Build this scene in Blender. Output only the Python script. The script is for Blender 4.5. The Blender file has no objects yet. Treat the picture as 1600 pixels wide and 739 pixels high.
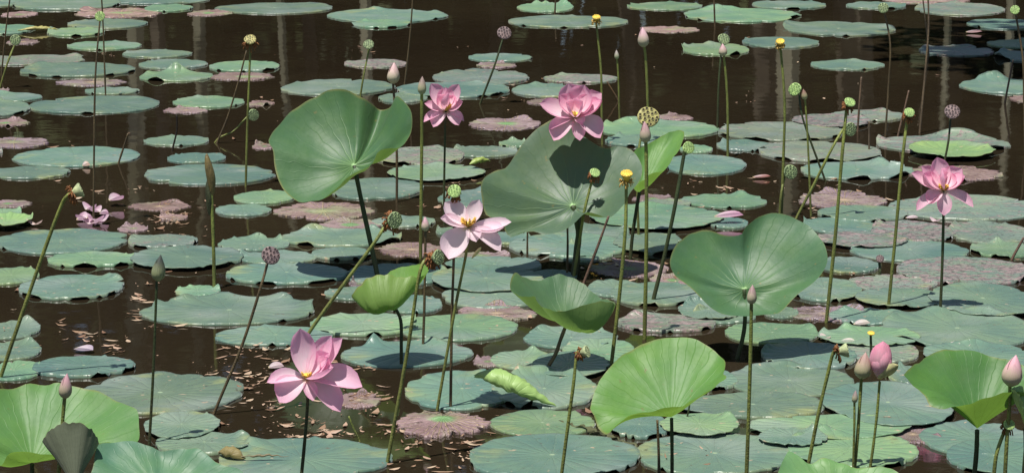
import bpy, math, random
from mathutils import Vector, Matrix, noise as mnoise

random.seed(7)
scene = bpy.context.scene
col = scene.collection

# ------------------------------------------------------------------ camera
PW, PH = 1600.0, 739.0          # photograph size, for turning its pixels into directions
FPX = 4400.0                    # focal length in photo pixels
CAM_H = 1.9                     # eye height above the water
PITCH = math.radians(10.7)
cam_d = bpy.data.cameras.new('camera')
cam = bpy.data.objects.new('camera', cam_d)
col.objects.link(cam)
cam.location = (0, 0, CAM_H)
cam.rotation_euler = (math.pi / 2 - PITCH, 0, 0)
cam_d.sensor_width = 36.0
cam_d.lens = 36.0 * FPX / PW
cam_d.clip_start = 0.1
cam_d.clip_end = 2000
scene.camera = cam

# ------------------------------------------------------------------ sky, sun, exposure
SUN_TRAVEL = Vector((0.17, 0.24, -1.0)).normalized()
to_sun = -SUN_TRAVEL
SUN_ELEV = math.asin(to_sun.z)
world = bpy.data.worlds.new('World')
scene.world = world
world.use_nodes = True
wn, wl = world.node_tree.nodes, world.node_tree.links
wn.clear()
wo = wn.new('ShaderNodeOutputWorld')
wb = wn.new('ShaderNodeBackground')
ws = wn.new('ShaderNodeTexSky')
ws.sky_type = 'NISHITA'
ws.sun_disc = False
ws.sun_elevation = SUN_ELEV
ws.sun_rotation = math.atan2(to_sun.x, to_sun.y)
wb.inputs['Strength'].default_value = 0.065
wl.new(ws.outputs[0], wb.inputs[0])
wl.new(wb.outputs[0], wo.inputs[0])
sun_d = bpy.data.lights.new('sun', 'SUN')
sun_d.energy = 5.0
sun_d.angle = math.radians(0.55)
sun_d.color = (1.0, 0.955, 0.88)
sun = bpy.data.objects.new('sun', sun_d)
col.objects.link(sun)
sun.rotation_euler = SUN_TRAVEL.to_track_quat('-Z', 'Y').to_euler()
sun.location = (0, 0, 20)
scene.view_settings.view_transform = 'Standard'
scene.view_settings.look = 'None'
scene.view_settings.exposure = 0.40
scene.view_settings.gamma = 1.0
scene.view_settings.use_curve_mapping = False
scene.render.engine = 'CYCLES'
scene.render.resolution_x, scene.render.resolution_y = 1024, 472

# ------------------------------------------------------------------ pixel -> place
FWD = Vector((0, math.cos(PITCH), -math.sin(PITCH)))
UPV = Vector((0, math.sin(PITCH), math.cos(PITCH)))
RGT = Vector((1, 0, 0))
EYE = Vector((0, 0, CAM_H))
UP = Vector((0, 0, 1))

def ray(px, py):
    return FWD * FPX + RGT * (px - PW / 2) + UPV * (PH / 2 - py)

def ground(px, py, z=0.0):
    r = ray(px, py)
    return EYE + r * ((z - CAM_H) / r.z)

def at(px, py, Y):
    """the point of the pixel's ray that lies in the upright plane y = Y"""
    r = ray(px, py)
    return EYE + r * (Y / r.y)

def mpp(Y):
    """metres per photo pixel at depth Y"""
    return Y / math.cos(PITCH) / FPX

# ------------------------------------------------------------------ object helpers
def tag(o, label, cat, group=None, kind=None):
    o['label'] = label
    o['category'] = cat
    if group:
        o['group'] = group
    if kind:
        o['kind'] = kind
    return o

def empty(name, loc):
    o = bpy.data.objects.new(name, None)
    o.empty_display_size = 0.05
    col.objects.link(o)
    o.location = loc
    return o

def mesh_obj(name, verts, faces, mats, parent=None, base=None, uvs=None, smooth=True, midx=None, color=None):
    b = Vector(base) if base is not None else (parent.location.copy() if parent else Vector((0, 0, 0)))
    me = bpy.data.meshes.new(name)
    me.from_pydata([tuple(Vector(v) - b) for v in verts], [], faces)
    if not isinstance(mats, (list, tuple)):
        mats = [mats]
    for m in mats:
        me.materials.append(m)
    if uvs is not None:
        lay = me.uv_layers.new(name='UVMap')
        for lp in me.loops:
            lay.data[lp.index].uv = uvs[lp.vertex_index]
    if midx:
        for p, i in zip(me.polygons, midx):
            p.material_index = i
    if smooth:
        for p in me.polygons:
            p.use_smooth = True
    me.update()
    o = bpy.data.objects.new(name, me)
    col.objects.link(o)
    if parent:
        o.parent = parent
        # sub-parts: every parent frame has identity rotation; part origins stay at the thing's base
    else:
        o.location = b
    if color:
        o.color = color
    return o

def catmull(pts, n, closed=False):
    out = []
    m = len(pts)
    segs = m if closed else m - 1
    for i in range(segs):
        if closed:
            p0, p1, p2, p3 = pts[(i - 1) % m], pts[i], pts[(i + 1) % m], pts[(i + 2) % m]
        else:
            p0, p1, p2, p3 = pts[max(i - 1, 0)], pts[i], pts[i + 1], pts[min(i + 2, m - 1)]
        for k in range(n):
            t = k / n
            t2, t3 = t * t, t * t * t
            out.append(0.5 * ((2 * p1) + (p2 - p0) * t + (2 * p0 - 5 * p1 + 4 * p2 - p3) * t2
                              + (3 * p1 - p0 - 3 * p2 + p3) * t3))
    if not closed:
        out.append(pts[-1].copy())
    return out

def resample(pts, n):
    """closed loop -> n points evenly spaced"""
    P = pts + [pts[0]]
    L = [0]
    for a, b in zip(P, P[1:]):
        L.append(L[-1] + (b - a).length)
    out, j = [], 0
    for i in range(n):
        d = L[-1] * i / n
        while L[j + 1] < d:
            j += 1
        t = (d - L[j]) / max(L[j + 1] - L[j], 1e-9)
        out.append(P[j].lerp(P[j + 1], t))
    return out

def tube_data(path, r0, r1, sides=8, wob=0.0, seed=0):
    V, F, U = [], [], []
    n = len(path)
    for i, p in enumerate(path):
        t = (path[min(i + 1, n - 1)] - path[max(i - 1, 0)]).normalized()
        a = t.cross(Vector((0.3, 1, 0.1))).normalized()
        b = t.cross(a)
        f = i / (n - 1)
        r = r0 + (r1 - r0) * f
        r *= 1 + wob * mnoise.noise(Vector((seed * 3.1, f * 9, 0)))
        for k in range(sides):
            an = 2 * math.pi * k / sides
            V.append(p + a * (math.cos(an) * r) + b * (math.sin(an) * r))
            U.append((k / sides, f))
    for i in range(n - 1):
        for k in range(sides):
            k2 = (k + 1) % sides
            F.append((i * sides + k, i * sides + k2, (i + 1) * sides + k2, (i + 1) * sides + k))
    V.append(path[-1] + (path[-1] - path[-2]).normalized() * r1 * 0.4)
    U.append((0, 1))
    for k in range(sides):
        F.append(((n - 1) * sides + k, (n - 1) * sides + (k + 1) % sides, len(V) - 1))
    return V, F, U

# ------------------------------------------------------------------ materials
def new_mat(name):
    m = bpy.data.materials.new(name)
    m.use_nodes = True
    nt = m.node_tree
    nt.nodes.clear()
    return m, nt, nt.nodes, nt.links

class NG:
    """small node-graph shorthand"""
    def __init__(s, nt):
        s.nt, s.n, s.l = nt, nt.nodes, nt.links
    def put(s, inp, v):
        if v is None:
            return
        if hasattr(v, 'is_output'):
            s.l.new(v, inp)
        else:
            inp.default_value = v
    def math(s, op, a, b=None, c=None, clamp=False):
        x = s.n.new('ShaderNodeMath')
        x.operation = op
        x.use_clamp = clamp
        for i, v in enumerate((a, b, c)):
            s.put(x.inputs[i], v)
        return x.outputs[0]
    def mix(s, f, a, b, mode='MIX'):
        x = s.n.new('ShaderNodeMix')
        x.data_type = 'RGBA'
        x.blend_type = mode
        s.put(x.inputs[0], f)
        for k, v in ((6, a), (7, b)):
            if not hasattr(v, 'is_output') and len(v) == 3:
                v = (*v, 1)
            s.put(x.inputs[k], v)
        return x.outputs[2]
    def noise(s, vec, scale, detail=3, rough=0.55, dist=0.0):
        x = s.n.new('ShaderNodeTexNoise')
        s.put(x.inputs['Vector'], vec)
        x.inputs['Scale'].default_value = scale
        x.inputs['Detail'].default_value = detail
        x.inputs['Roughness'].default_value = rough
        x.inputs['Distortion'].default_value = dist
        return x.outputs[0]
    def step(s, v, lo, hi):
        x = s.n.new('ShaderNodeMapRange')
        x.interpolation_type = 'SMOOTHSTEP'
        s.put(x.inputs[0], v)
        s.put(x.inputs[1], lo)
        s.put(x.inputs[2], hi)
        return x.outputs[0]
    def vadd(s, a, b):
        x = s.n.new('ShaderNodeVectorMath')
        x.operation = 'ADD'
        s.put(x.inputs[0], a)
        s.put(x.inputs[1], b)
        return x.outputs[0]
    def vmul(s, a, b):
        x = s.n.new('ShaderNodeVectorMath')
        x.operation = 'MULTIPLY'
        s.put(x.inputs[0], a)
        s.put(x.inputs[1], b)
        return x.outputs[0]
    def bump(s, h, strength, dist=0.01):
        x = s.n.new('ShaderNodeBump')
        x.inputs['Strength'].default_value = strength
        x.inputs['Distance'].default_value = dist
        s.put(x.inputs['Height'], h)
        return x.outputs[0]
    def principled(s, **kw):
        x = s.n.new('ShaderNodeBsdfPrincipled')
        for k, v in kw.items():
            k = k.replace('_', ' ')
            if k == 'Base Color' and not hasattr(v, 'is_output') and len(v) == 3:
                v = (*v, 1)
            s.put(x.inputs[k], v)
        return x
    def out(s, sh):
        o = s.n.new('ShaderNodeOutputMaterial')
        s.l.new(sh, o.inputs[0])

def radial(g):
    """leaf-disc coordinates from the UV map: distance from the stalk, angle"""
    uv = g.n.new('ShaderNodeUVMap')
    sep = g.n.new('ShaderNodeSeparateXYZ')
    g.l.new(uv.outputs[0], sep.inputs[0])
    x, y = sep.outputs[0], sep.outputs[1]
    rho = g.math('SQRT', g.math('ADD', g.math('MULTIPLY', x, x), g.math('MULTIPLY', y, y)))
    phi = g.math('ARCTAN2', y, x)
    return rho, phi, uv.outputs[0]

def vein_mask(g, rho, phi, uv, count, width):
    wob = g.math('MULTIPLY', g.math('SUBTRACT', g.noise(uv, 5.0, 1), 0.5), 0.16)
    a = g.math('ADD', phi, wob)
    s1 = g.math('MULTIPLY', g.math('ABSOLUTE', g.math('SINE', g.math('MULTIPLY', a, count / 2))), rho)
    m1 = g.math('SUBTRACT', 1.0, g.step(s1, 0.0, width), clamp=True)
    s2 = g.math('MULTIPLY', g.math('ABSOLUTE', g.math('COSINE', g.math('MULTIPLY', a, count / 2))), rho)
    m2 = g.math('SUBTRACT', 1.0, g.step(s2, 0.0, width * 0.8), clamp=True)
    m2 = g.math('MULTIPLY', m2, g.step(rho, 0.5, 0.72))
    return g.math('MAXIMUM', m1, g.math('MULTIPLY', m2, 0.7))

def make_pad_material():
    """floating leaf: object colour gives the hue, its alpha the amount of wear"""
    m, nt, n, l = new_mat('floating_leaf')
    g = NG(nt)
    oi = n.new('ShaderNodeObjectInfo')
    rho, phi, uv = radial(g)
    tc = n.new('ShaderNodeTexCoord')
    off = n.new('ShaderNodeCombineXYZ')
    r100 = g.math('MULTIPLY', oi.outputs['Random'], 57.0)
    for i in range(3):
        l.new(r100, off.inputs[i])
    P = g.vadd(tc.outputs['Object'], off.outputs[0])
    veins = vein_mask(g, rho, phi, uv, 21, 0.16)
    big = g.noise(P, 5.0, 4, 0.6)
    fine = g.noise(P, 45.0, 4, 0.65)
    c = oi.outputs['Color']
    c = g.mix(g.step(big, 0.3, 0.7), g.mix(1.0, c, (0.78, 0.84, 0.86), 'MULTIPLY'), g.mix(1.0, c, (1.22, 1.14, 0.94), 'MULTIPLY'))
    bloom = g.noise(g.vadd(P, (5, 2, 9)), 3.2, 3, 0.55)
    c = g.mix(g.math('MULTIPLY', g.step(bloom, 0.46, 0.72), 0.5), c, (0.235, 0.275, 0.25))
    yel = g.noise(g.vadd(P, (2, 6, 1)), 4.5, 4, 0.6)
    c = g.mix(g.math('MULTIPLY', g.math('MULTIPLY', g.step(yel, 0.56, 0.72), g.step(rho, 0.35, 0.95)), 0.7), c, (0.27, 0.29, 0.10))
    c = g.mix(g.math('MULTIPLY', g.step(fine, 0.35, 0.75), 0.4), c, g.mix(1.0, c, (0.72, 0.78, 0.8), 'MULTIPLY'))
    # paler veins and stalk scar
    c = g.mix(g.math('MULTIPLY', veins, 0.09), c, (0.30, 0.42, 0.27))
    c = g.mix(g.math('SUBTRACT', 1.0, g.step(rho, 0.02, 0.04), clamp=True), c, (0.27, 0.36, 0.22))
    # yellowing rim
    rimn = g.math('ADD', rho, g.math('MULTIPLY', g.math('SUBTRACT', big, 0.5), 0.45))
    c = g.mix(g.math('MULTIPLY', g.step(rimn, 0.97, 1.12), 0.45), c, (0.26, 0.25, 0.11))
    # wear: purple-brown patches, pale scars, dark specks
    wear = oi.outputs['Alpha']
    wn_ = g.noise(g.vmul(P, (1.0, 1.6, 1.0)), 14.0, 6, 0.75, 0.6)
    thr = g.math('SUBTRACT', 0.82, g.math('MULTIPLY', wear, 0.38))
    patch = g.step(wn_, thr, g.math('ADD', thr, 0.06))
    brown = g.mix(g.step(fine, 0.3, 0.7), (0.09, 0.06, 0.06), (0.36, 0.25, 0.25))
    c = g.mix(g.math('MULTIPLY', patch, 0.85), c, brown)
    sp = g.noise(P, 90.0, 2, 0.5)
    thr2 = g.math('SUBTRACT', 0.74, g.math('MULTIPLY', wear, 0.10))
    c = g.mix(g.math('MULTIPLY', g.step(sp, thr2, g.math('ADD', thr2, 0.03)), 0.8), c, (0.06, 0.05, 0.045))
    sp2 = g.noise(g.vadd(P, (9, 4, 2)), 34.0, 2, 0.5)
    c = g.mix(g.math('MULTIPLY', g.step(sp2, 0.70, 0.73), 0.7), c, (0.40, 0.30, 0.2))
    sp3 = g.noise(g.vadd(g.vmul(P, (1.0, 2.2, 1.0)), (3, 8, 5)), 11.0, 5, 0.7)
    c = g.mix(g.math('MULTIPLY', g.step(sp3, 0.665, 0.70), 0.85), c, (0.11, 0.07, 0.045))
    sp4 = g.noise(g.vadd(P, (1, 7, 3)), 55.0, 3, 0.6)
    thr4 = g.math('SUBTRACT', 0.755, g.math('MULTIPLY', wear, 0.19))
    c = g.mix(g.math('MULTIPLY', g.step(sp4, thr4, g.math('ADD', thr4, 0.05)), 0.8), c, (0.05, 0.045, 0.04))
    pleat = g.math('MULTIPLY', g.math('ABSOLUTE', g.math('SINE', g.math('MULTIPLY', phi, 10.5))), rho)
    h = g.math('ADD', g.math('MULTIPLY', veins, -0.4), g.math('ADD', g.math('MULTIPLY', big, 2.2), g.math('MULTIPLY', fine, 0.3)))
    h = g.math('ADD', h, g.math('MULTIPLY', pleat, 0.9))
    bmp = g.bump(h, 0.55, 0.006)
    b = g.principled(Base_Color=c, Roughness=0.4, Normal=bmp)
    b.inputs['Specular IOR Level'].default_value = 0.55
    b.inputs['Sheen Weight'].default_value = 0.3
    b.inputs['Sheen Roughness'].default_value = 0.4
    b.inputs['Sheen Tint'].default_value = (0.9, 0.96, 1.0, 1)
    g.out(b.outputs[0])
    return m

def make_dead_material():
    """withered purple leaf lying in the water, green left round the stalk"""
    m, nt, n, l = new_mat('withered_leaf')
    g = NG(nt)
    oi = n.new('ShaderNodeObjectInfo')
    rho, phi, uv = radial(g)
    tc = n.new('ShaderNodeTexCoord')
    off = n.new('ShaderNodeCombineXYZ')
    r100 = g.math('MULTIPLY', oi.outputs['Random'], 31.0)
    for i in range(3):
        l.new(r100, off.inputs[i])
    P = g.vadd(tc.outputs['Object'], off.outputs[0])
    veins = vein_mask(g, rho, phi, uv, 23, 0.26)
    big = g.noise(P, 7.0, 5, 0.65)
    fine = g.noise(P, 60.0, 4, 0.65)
    rot = g.noise(g.vmul(P, (1.0, 1.7, 1.0)), 16.0, 5, 0.7, 0.5)
    c = g.mix(g.step(big, 0.3, 0.7), oi.outputs['Color'], g.mix(1.0, oi.outputs['Color'], (0.55, 0.5, 0.5), 'MULTIPLY'))
    olive = g.noise(g.vadd(P, (4, 1, 8)), 6.0, 4, 0.6)
    c = g.mix(g.math('MULTIPLY', g.step(olive, 0.5, 0.66), 0.75), c, (0.20, 0.23, 0.13))
    c = g.mix(g.math('MULTIPLY', g.step(fine, 0.4, 0.7), 0.5), c, g.mix(1.0, c, (1.35, 1.25, 1.2), 'MULTIPLY'))
    c = g.mix(g.math('MULTIPLY', g.step(rot, 0.55, 0.62), 0.85), c, (0.045, 0.032, 0.026))
    c = g.mix(g.math('MULTIPLY', veins, 0.65), c, (0.52, 0.40, 0.24))
    edge = g.math('ADD', rho, g.math('MULTIPLY', g.math('SUBTRACT', big, 0.5), 0.8))
    alive = g.math('MULTIPLY', g.math('SUBTRACT', 1.0, g.step(edge, 0.12, 0.36), clamp=True), oi.outputs['Alpha'])
    c = g.mix(alive, c, (0.17, 0.31, 0.13))
    h = g.math('ADD', g.math('MULTIPLY', veins, 0.8), g.math('ADD', g.math('MULTIPLY', big, 2.5), fine))
    bmp = g.bump(h, 0.8, 0.008)
    b = g.principled(Base_Color=c, Roughness=0.42, Normal=bmp)
    g.out(b.outputs[0])
    return m

def make_blade_material():
    """standing leaf: matt green face, paler underside, light shines through"""
    m, nt, n, l = new_mat('standing_leaf')
    g = NG(nt)
    oi = n.new('ShaderNodeObjectInfo')
    rho, phi, uv = radial(g)
    tc = n.new('ShaderNodeTexCoord')
    geo = n.new('ShaderNodeNewGeometry')
    veins = vein_mask(g, rho, phi, uv, 21, 0.10)
    fadev = g.math('MULTIPLY', veins, g.math('SUBTRACT', 1.0, g.step(rho, 0.05, 0.8), clamp=True))
    big = g.noise(tc.outputs['Object'], 6.0, 4, 0.6)
    fine = g.noise(tc.outputs['Object'], 60.0, 4, 0.6)
    top = oi.outputs['Color']
    top = g.mix(g.step(big, 0.3, 0.72), top, g.mix(1.0, top, (1.25, 1.15, 0.8), 'MULTIPLY'))
    top = g.mix(g.math('MULTIPLY', g.step(fine, 0.4, 0.75), 0.25), top, g.mix(1.0, top, (0.7, 0.78, 0.8), 'MULTIPLY'))
    top = g.mix(g.math('MULTIPLY', fadev, 0.42), top, (0.26, 0.42, 0.16))
    top = g.mix(g.math('SUBTRACT', 1.0, g.step(rho, 0.028, 0.045), clamp=True), top, (0.32, 0.52, 0.22))
    bloom = g.noise(g.vadd(tc.outputs['Object'], (3, 7, 1)), 9.0, 5, 0.65)
    top = g.mix(g.math('MULTIPLY', g.step(bloom, 0.45, 0.75), 0.16), top, (0.20, 0.27, 0.19))
    bl = g.noise(tc.outputs['Object'], 38.0, 3, 0.6)
    top = g.mix(g.math('MULTIPLY', g.step(bl, 0.70, 0.73), 0.6), top, (0.20, 0.17, 0.06))
    under = g.mix(g.math('MULTIPLY', veins, 0.5), (0.19, 0.27, 0.07), (0.14, 0.2, 0.05))
    under = g.mix(g.math('ADD', 0.35, g.math('MULTIPLY', g.math('MAXIMUM', oi.outputs['Alpha'], 0.0), 0.5)), under, oi.outputs['Color'])
    c = g.mix(geo.outputs['Backfacing'], top, under)
    rim = g.step(g.math('ADD', rho, g.math('MULTIPLY', g.math('SUBTRACT', big, 0.5), 0.12)), 0.975, 1.01)
    c = g.mix(g.math('MULTIPLY', rim, 0.6), c, (0.27, 0.24, 0.08))
    h = g.math('ADD', g.math('MULTIPLY', veins, 0.22), g.math('ADD', g.math('MULTIPLY', big, 1.4), g.math('MULTIPLY', fine, 0.15)))
    bmp = g.bump(h, 0.4, 0.006)
    b = g.principled(Base_Color=c, Roughness=0.48, Normal=bmp)
    b.inputs['Specular IOR Level'].default_value = 0.4
    b.inputs['Sheen Weight'].default_value = 0.10
    b.inputs['Sheen Roughness'].default_value = 0.4
    tr = n.new('ShaderNodeBsdfTranslucent')
    l.new(g.mix(g.math('MULTIPLY', veins, 0.2), g.mix(0.5, (0.30, 0.48, 0.03), oi.outputs['Color'], 'MIX'), (0.12, 0.2, 0.02)), tr.inputs[0])
    l.new(bmp, tr.inputs['Normal'])
    mx = n.new('ShaderNodeMixShader')
    l.new(g.math('SUBTRACT', 0.42, g.math('MULTIPLY', oi.outputs['Alpha'], 0.34)), mx.inputs[0])
    l.new(b.outputs[0], mx.inputs[1])
    l.new(tr.outputs[0], mx.inputs[2])
    g.out(mx.outputs[0])
    return m

def make_petal_material():
    m, nt, n, l = new_mat('petal')
    g = NG(nt)
    oi = n.new('ShaderNodeObjectInfo')
    uvn = n.new('ShaderNodeUVMap')
    sep = n.new('ShaderNodeSeparateXYZ')
    l.new(uvn.outputs[0], sep.inputs[0])
    u, v = sep.outputs[0], sep.outputs[1]
    st = g.noise(g.vmul(uvn.outputs[0], (1.2, 16.0, 1.0)), 2.2, 3, 0.5)
    blot = g.noise(uvn.outputs[0], 3.0, 2, 0.5)
    tip = g.step(g.math('ADD', u, g.math('MULTIPLY', g.math('SUBTRACT', st, 0.5), 0.5)), 0.12, 1.0)
    edge = g.math('POWER', g.math('ABSOLUTE', v), 2.0)
    f = g.math('ADD', g.math('MULTIPLY', tip, 0.75), g.math('MULTIPLY', edge, 0.22), clamp=True)
    pale = g.mix(0.85, oi.outputs['Color'], (0.92, 0.82, 0.84))
    c = g.mix(f, pale, oi.outputs['Color'])
    c = g.mix(g.math('MULTIPLY', g.step(blot, 0.45, 0.8), 0.3), c, (0.85, 0.66, 0.72))
    c = g.mix(g.math('SUBTRACT', 1.0, g.step(u, 0.0, 0.16), clamp=True), c, (0.80, 0.70, 0.40))
    bmp = g.bump(st, 0.5, 0.003)
    c = g.mix(g.math('MULTIPLY', g.step(st, 0.5, 0.72), 0.28), c, g.mix(1.0, c, (0.93, 0.62, 0.8), 'MULTIPLY'))
    b = g.principled(Base_Color=c, Roughness=0.5, Normal=bmp)
    b.inputs['Specular IOR Level'].default_value = 0.3
    tr = n.new('ShaderNodeBsdfTranslucent')
    l.new(g.mix(0.65, c, oi.outputs['Color']), tr.inputs[0])
    mx = n.new('ShaderNodeMixShader')
    mx.inputs[0].default_value = 0.46
    l.new(b.outputs[0], mx.inputs[1])
    l.new(tr.outputs[0], mx.inputs[2])
    g.out(mx.outputs[0])
    return m

def make_plain(name, c1, c2, scale=40.0, rough=0.55, bump=0.4, use_color=False, trans=0.0, dist=0.003):
    m, nt, n, l = new_mat(name)
    g = NG(nt)
    tc = n.new('ShaderNodeTexCoord')
    f = g.noise(tc.outputs['Object'], scale, 4, 0.6)
    if use_color:
        oi = n.new('ShaderNodeObjectInfo')
        a = oi.outputs['Color']
        c = g.mix(g.step(f, 0.3, 0.7), g.mix(1.0, a, (0.65, 0.65, 0.65), 'MULTIPLY'), g.mix(1.0, a, (1.25, 1.2, 1.1), 'MULTIPLY'))
    else:
        c = g.mix(g.step(f, 0.3, 0.7), c1, c2)
    b = g.principled(Base_Color=c, Roughness=rough, Normal=g.bump(f, bump, dist))
    b.inputs['Specular IOR Level'].default_value = 0.35
    if trans:
        tr = n.new('ShaderNodeBsdfTranslucent')
        l.new(c, tr.inputs[0])
        mx = n.new('ShaderNodeMixShader')
        mx.inputs[0].default_value = trans
        l.new(b.outputs[0], mx.inputs[1])
        l.new(tr.outputs[0], mx.inputs[2])
        g.out(mx.outputs[0])
    else:
        g.out(b.outputs[0])
    return m

def make_bud_material():
    m, nt, n, l = new_mat('bud')
    g = NG(nt)
    oi = n.new('ShaderNodeObjectInfo')
    uvn = n.new('ShaderNodeUVMap')
    sep = n.new('ShaderNodeSeparateXYZ')
    l.new(uvn.outputs[0], sep.inputs[0])
    u = sep.outputs[0]
    st = g.noise(g.vmul(uvn.outputs[0], (1.0, 9.0, 1.0)), 3.0, 3, 0.5)
    f = g.step(g.math('ADD', u, g.math('MULTIPLY', g.math('SUBTRACT', st, 0.5), 0.7)), 0.15, 0.85)
    c = g.mix(f, g.mix(0.28, (0.34, 0.38, 0.18), oi.outputs['Color']), oi.outputs['Color'])
    c = g.mix(g.math('MULTIPLY', g.step(st, 0.5, 0.7), 0.35), c, g.mix(1.0, c, (0.6, 0.62, 0.55), 'MULTIPLY'))
    b = g.principled(Base_Color=c, Roughness=0.5, Normal=g.bump(st, 0.3, 0.002))
    g.out(b.outputs[0])
    return m

def make_water():
    m, nt, n, l = new_mat('pond_water')
    g = NG(nt)
    tc = n.new('ShaderNodeTexCoord')
    murk = g.noise(tc.outputs['Object'], 0.35, 4, 0.6)
    c = g.mix(g.step(murk, 0.3, 0.75), (0.0165, 0.0118, 0.0072), (0.027, 0.0205, 0.0115))
    film = g.noise(g.vmul(tc.outputs['Object'], (1.0, 0.6, 1.0)), 6.0, 5, 0.7)
    c = g.mix(g.math('MULTIPLY', g.step(film, 0.56, 0.75), 0.3), c, (0.034, 0.029, 0.019))
    rip = g.math('ADD', g.noise(tc.outputs['Object'], 3.0, 2, 0.5), g.math('MULTIPLY', g.noise(tc.outputs['Object'], 16.0, 2, 0.5), 0.12))
    b = g.principled(Base_Color=c, Roughness=0.035, Normal=g.bump(rip, 0.16, 0.012))
    b.inputs['IOR'].default_value = 1.33
    g.out(b.outputs[0])
    return m

def make_debris():
    m, nt, n, l = new_mat('debris')
    g = NG(nt)
    at_ = n.new('ShaderNodeUVMap')
    sep = n.new('ShaderNodeSeparateXYZ')
    l.new(at_.outputs[0], sep.inputs[0])
    ramp = n.new('ShaderNodeValToRGB')
    l.new(sep.outputs[0], ramp.inputs[0])
    e = ramp.color_ramp.elements
    e[0].position, e[0].color = 0.0, (0.16, 0.085, 0.05, 1)
    e[1].position, e[1].color = 1.0, (0.40, 0.31, 0.21, 1)
    x = e.new(0.4); x.color = (0.24, 0.15, 0.09, 1)
    x = e.new(0.7); x.color = (0.36, 0.24, 0.17, 1)
    b = g.principled(Base_Color=ramp.outputs[0], Roughness=0.6)
    g.out(b.outputs[0])
    return m

MAT_PAD = make_pad_material()
MAT_DEAD = make_dead_material()
MAT_BLADE = make_blade_material()
MAT_PETAL = make_petal_material()
MAT_BUD = make_bud_material()
def make_stem():
    m, nt, n, l = new_mat('stem')
    g = NG(nt)
    oi = n.new('ShaderNodeObjectInfo')
    tc = n.new('ShaderNodeTexCoord')
    uvn = n.new('ShaderNodeUVMap')
    sep = n.new('ShaderNodeSeparateXYZ')
    l.new(uvn.outputs[0], sep.inputs[0])
    f = g.noise(g.vmul(tc.outputs['Object'], (1.0, 1.0, 0.25)), 60.0, 4, 0.65)
    sp = g.noise(tc.outputs['Object'], 190.0, 2, 0.5)
    a = oi.outputs['Color']
    c = g.mix(g.step(f, 0.3, 0.7), g.mix(1.0, a, (0.6, 0.58, 0.6, 1), 'MULTIPLY'), g.mix(1.0, a, (1.3, 1.22, 1.1, 1), 'MULTIPLY'))
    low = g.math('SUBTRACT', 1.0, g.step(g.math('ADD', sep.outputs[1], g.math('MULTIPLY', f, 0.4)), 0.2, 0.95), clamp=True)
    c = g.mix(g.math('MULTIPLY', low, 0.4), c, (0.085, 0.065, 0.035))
    c = g.mix(g.math('MULTIPLY', g.step(sp, 0.6, 0.68), 0.6), c, (0.04, 0.03, 0.02))
    b = g.principled(Base_Color=c, Roughness=0.5, Normal=g.bump(g.math('ADD', f, sp), 0.6, 0.003))
    b.inputs['Specular IOR Level'].default_value = 0.35
    g.out(b.outputs[0])
    return m
MAT_STEM = make_stem()
MAT_POD = make_plain('pod', None, None, 60.0, 0.6, 0.5, use_color=True)
MAT_SEED = make_plain('seed', None, None, 80.0, 0.6, 0.3, use_color=True)
MAT_STAMEN = make_plain('stamen', None, None, 120.0, 0.6, 0.2, use_color=True, trans=0.25)
MAT_WATER = make_water()
MAT_DEBRIS = make_debris()
MAT_BANK = make_plain('bank', (0.035, 0.03, 0.018), (0.09, 0.085, 0.04), 1.2, 0.9, 0.6, dist=0.05)
MAT_BARK = make_plain('bark', (0.05, 0.04, 0.03), (0.14, 0.12, 0.09), 3.0, 0.9, 0.6, dist=0.03)
MAT_SUNLITBARK = make_plain('sunlit_bark', (0.10, 0.10, 0.06), (0.36, 0.34, 0.24), 1.2, 0.85, 0.5, dist=0.03)  # bark colour paled as if sunlit, for light streaks in the mirror image
MAT_WOODLEAF = make_plain('wood_leaves', (0.018, 0.03, 0.010), (0.055, 0.075, 0.022), 0.9, 0.7, 0.0, trans=0.2)

# ------------------------------------------------------------------ the setting
def build_setting():
    # ground: one sheet to the horizon, dipping under the pond
    xs = [-600, -200, -60, -25, -13, -11.5, -9, -6, -3, 0, 3, 4.2, 4.9, 6, 8, 12, 25, 60, 200, 600]
    ys = [-600, -200, -40, -8, 0, 1.6, 2.4, 4, 8, 12, 16, 20, 21.4, 22.6, 24, 30, 60, 200, 600]
    V, F = [], []
    for y in ys:
        for x in xs:
            inside = -12.2 < x < 4.5 and 2.0 < y < 22
            z = -0.9 if inside else 0.35 + 0.15 * mnoise.noise(Vector((x * .1, y * .1, 0)))
            V.append(Vector((x, y, z)))
    W = len(xs)
    for j in range(len(ys) - 1):
        for i in range(W - 1):
            F.append((j * W + i, j * W + i + 1, (j + 1) * W + i + 1, (j + 1) * W + i))
    o = mesh_obj('ground', V, F, MAT_BANK, smooth=False)
    o['kind'] = 'structure'
    o = mesh_obj('pond_water', [Vector(p) for p in ((-12.6, 1.7, 0), (4.75, 1.7, 0), (4.75, 22.4, 0), (-12.6, 22.4, 0))],
                 [(0, 1, 2, 3)], MAT_WATER, smooth=False)
    o['kind'] = 'structure'

def leaf_cloud(V, F, c, rx, ry, rz, n, size, rnd):
    for _ in range(n):
        while True:
            p = Vector((rnd.uniform(-1, 1), rnd.uniform(-1, 1), rnd.uniform(-1, 1)))
            if p.length < 1:
                break
        p = p * (0.55 + 0.45 * p.length)
        q = Vector((c.x + p.x * rx, c.y + p.y * ry, c.z + p.z * rz))
        a = Vector((rnd.gauss(0, 1), rnd.gauss(0, 1), rnd.gauss(0, .6))).normalized()
        b = a.cross(Vector((rnd.gauss(0, 1), rnd.gauss(0, 1), rnd.gauss(0, 1)))).normalized()
        s = size * rnd.uniform(0.6, 1.4)
        i = len(V)
        V += [q - a * s, q + b * s * .5, q + a * s, q - b * s * .5]
        F.append((i, i + 1, i + 2, i + 3))

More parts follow.
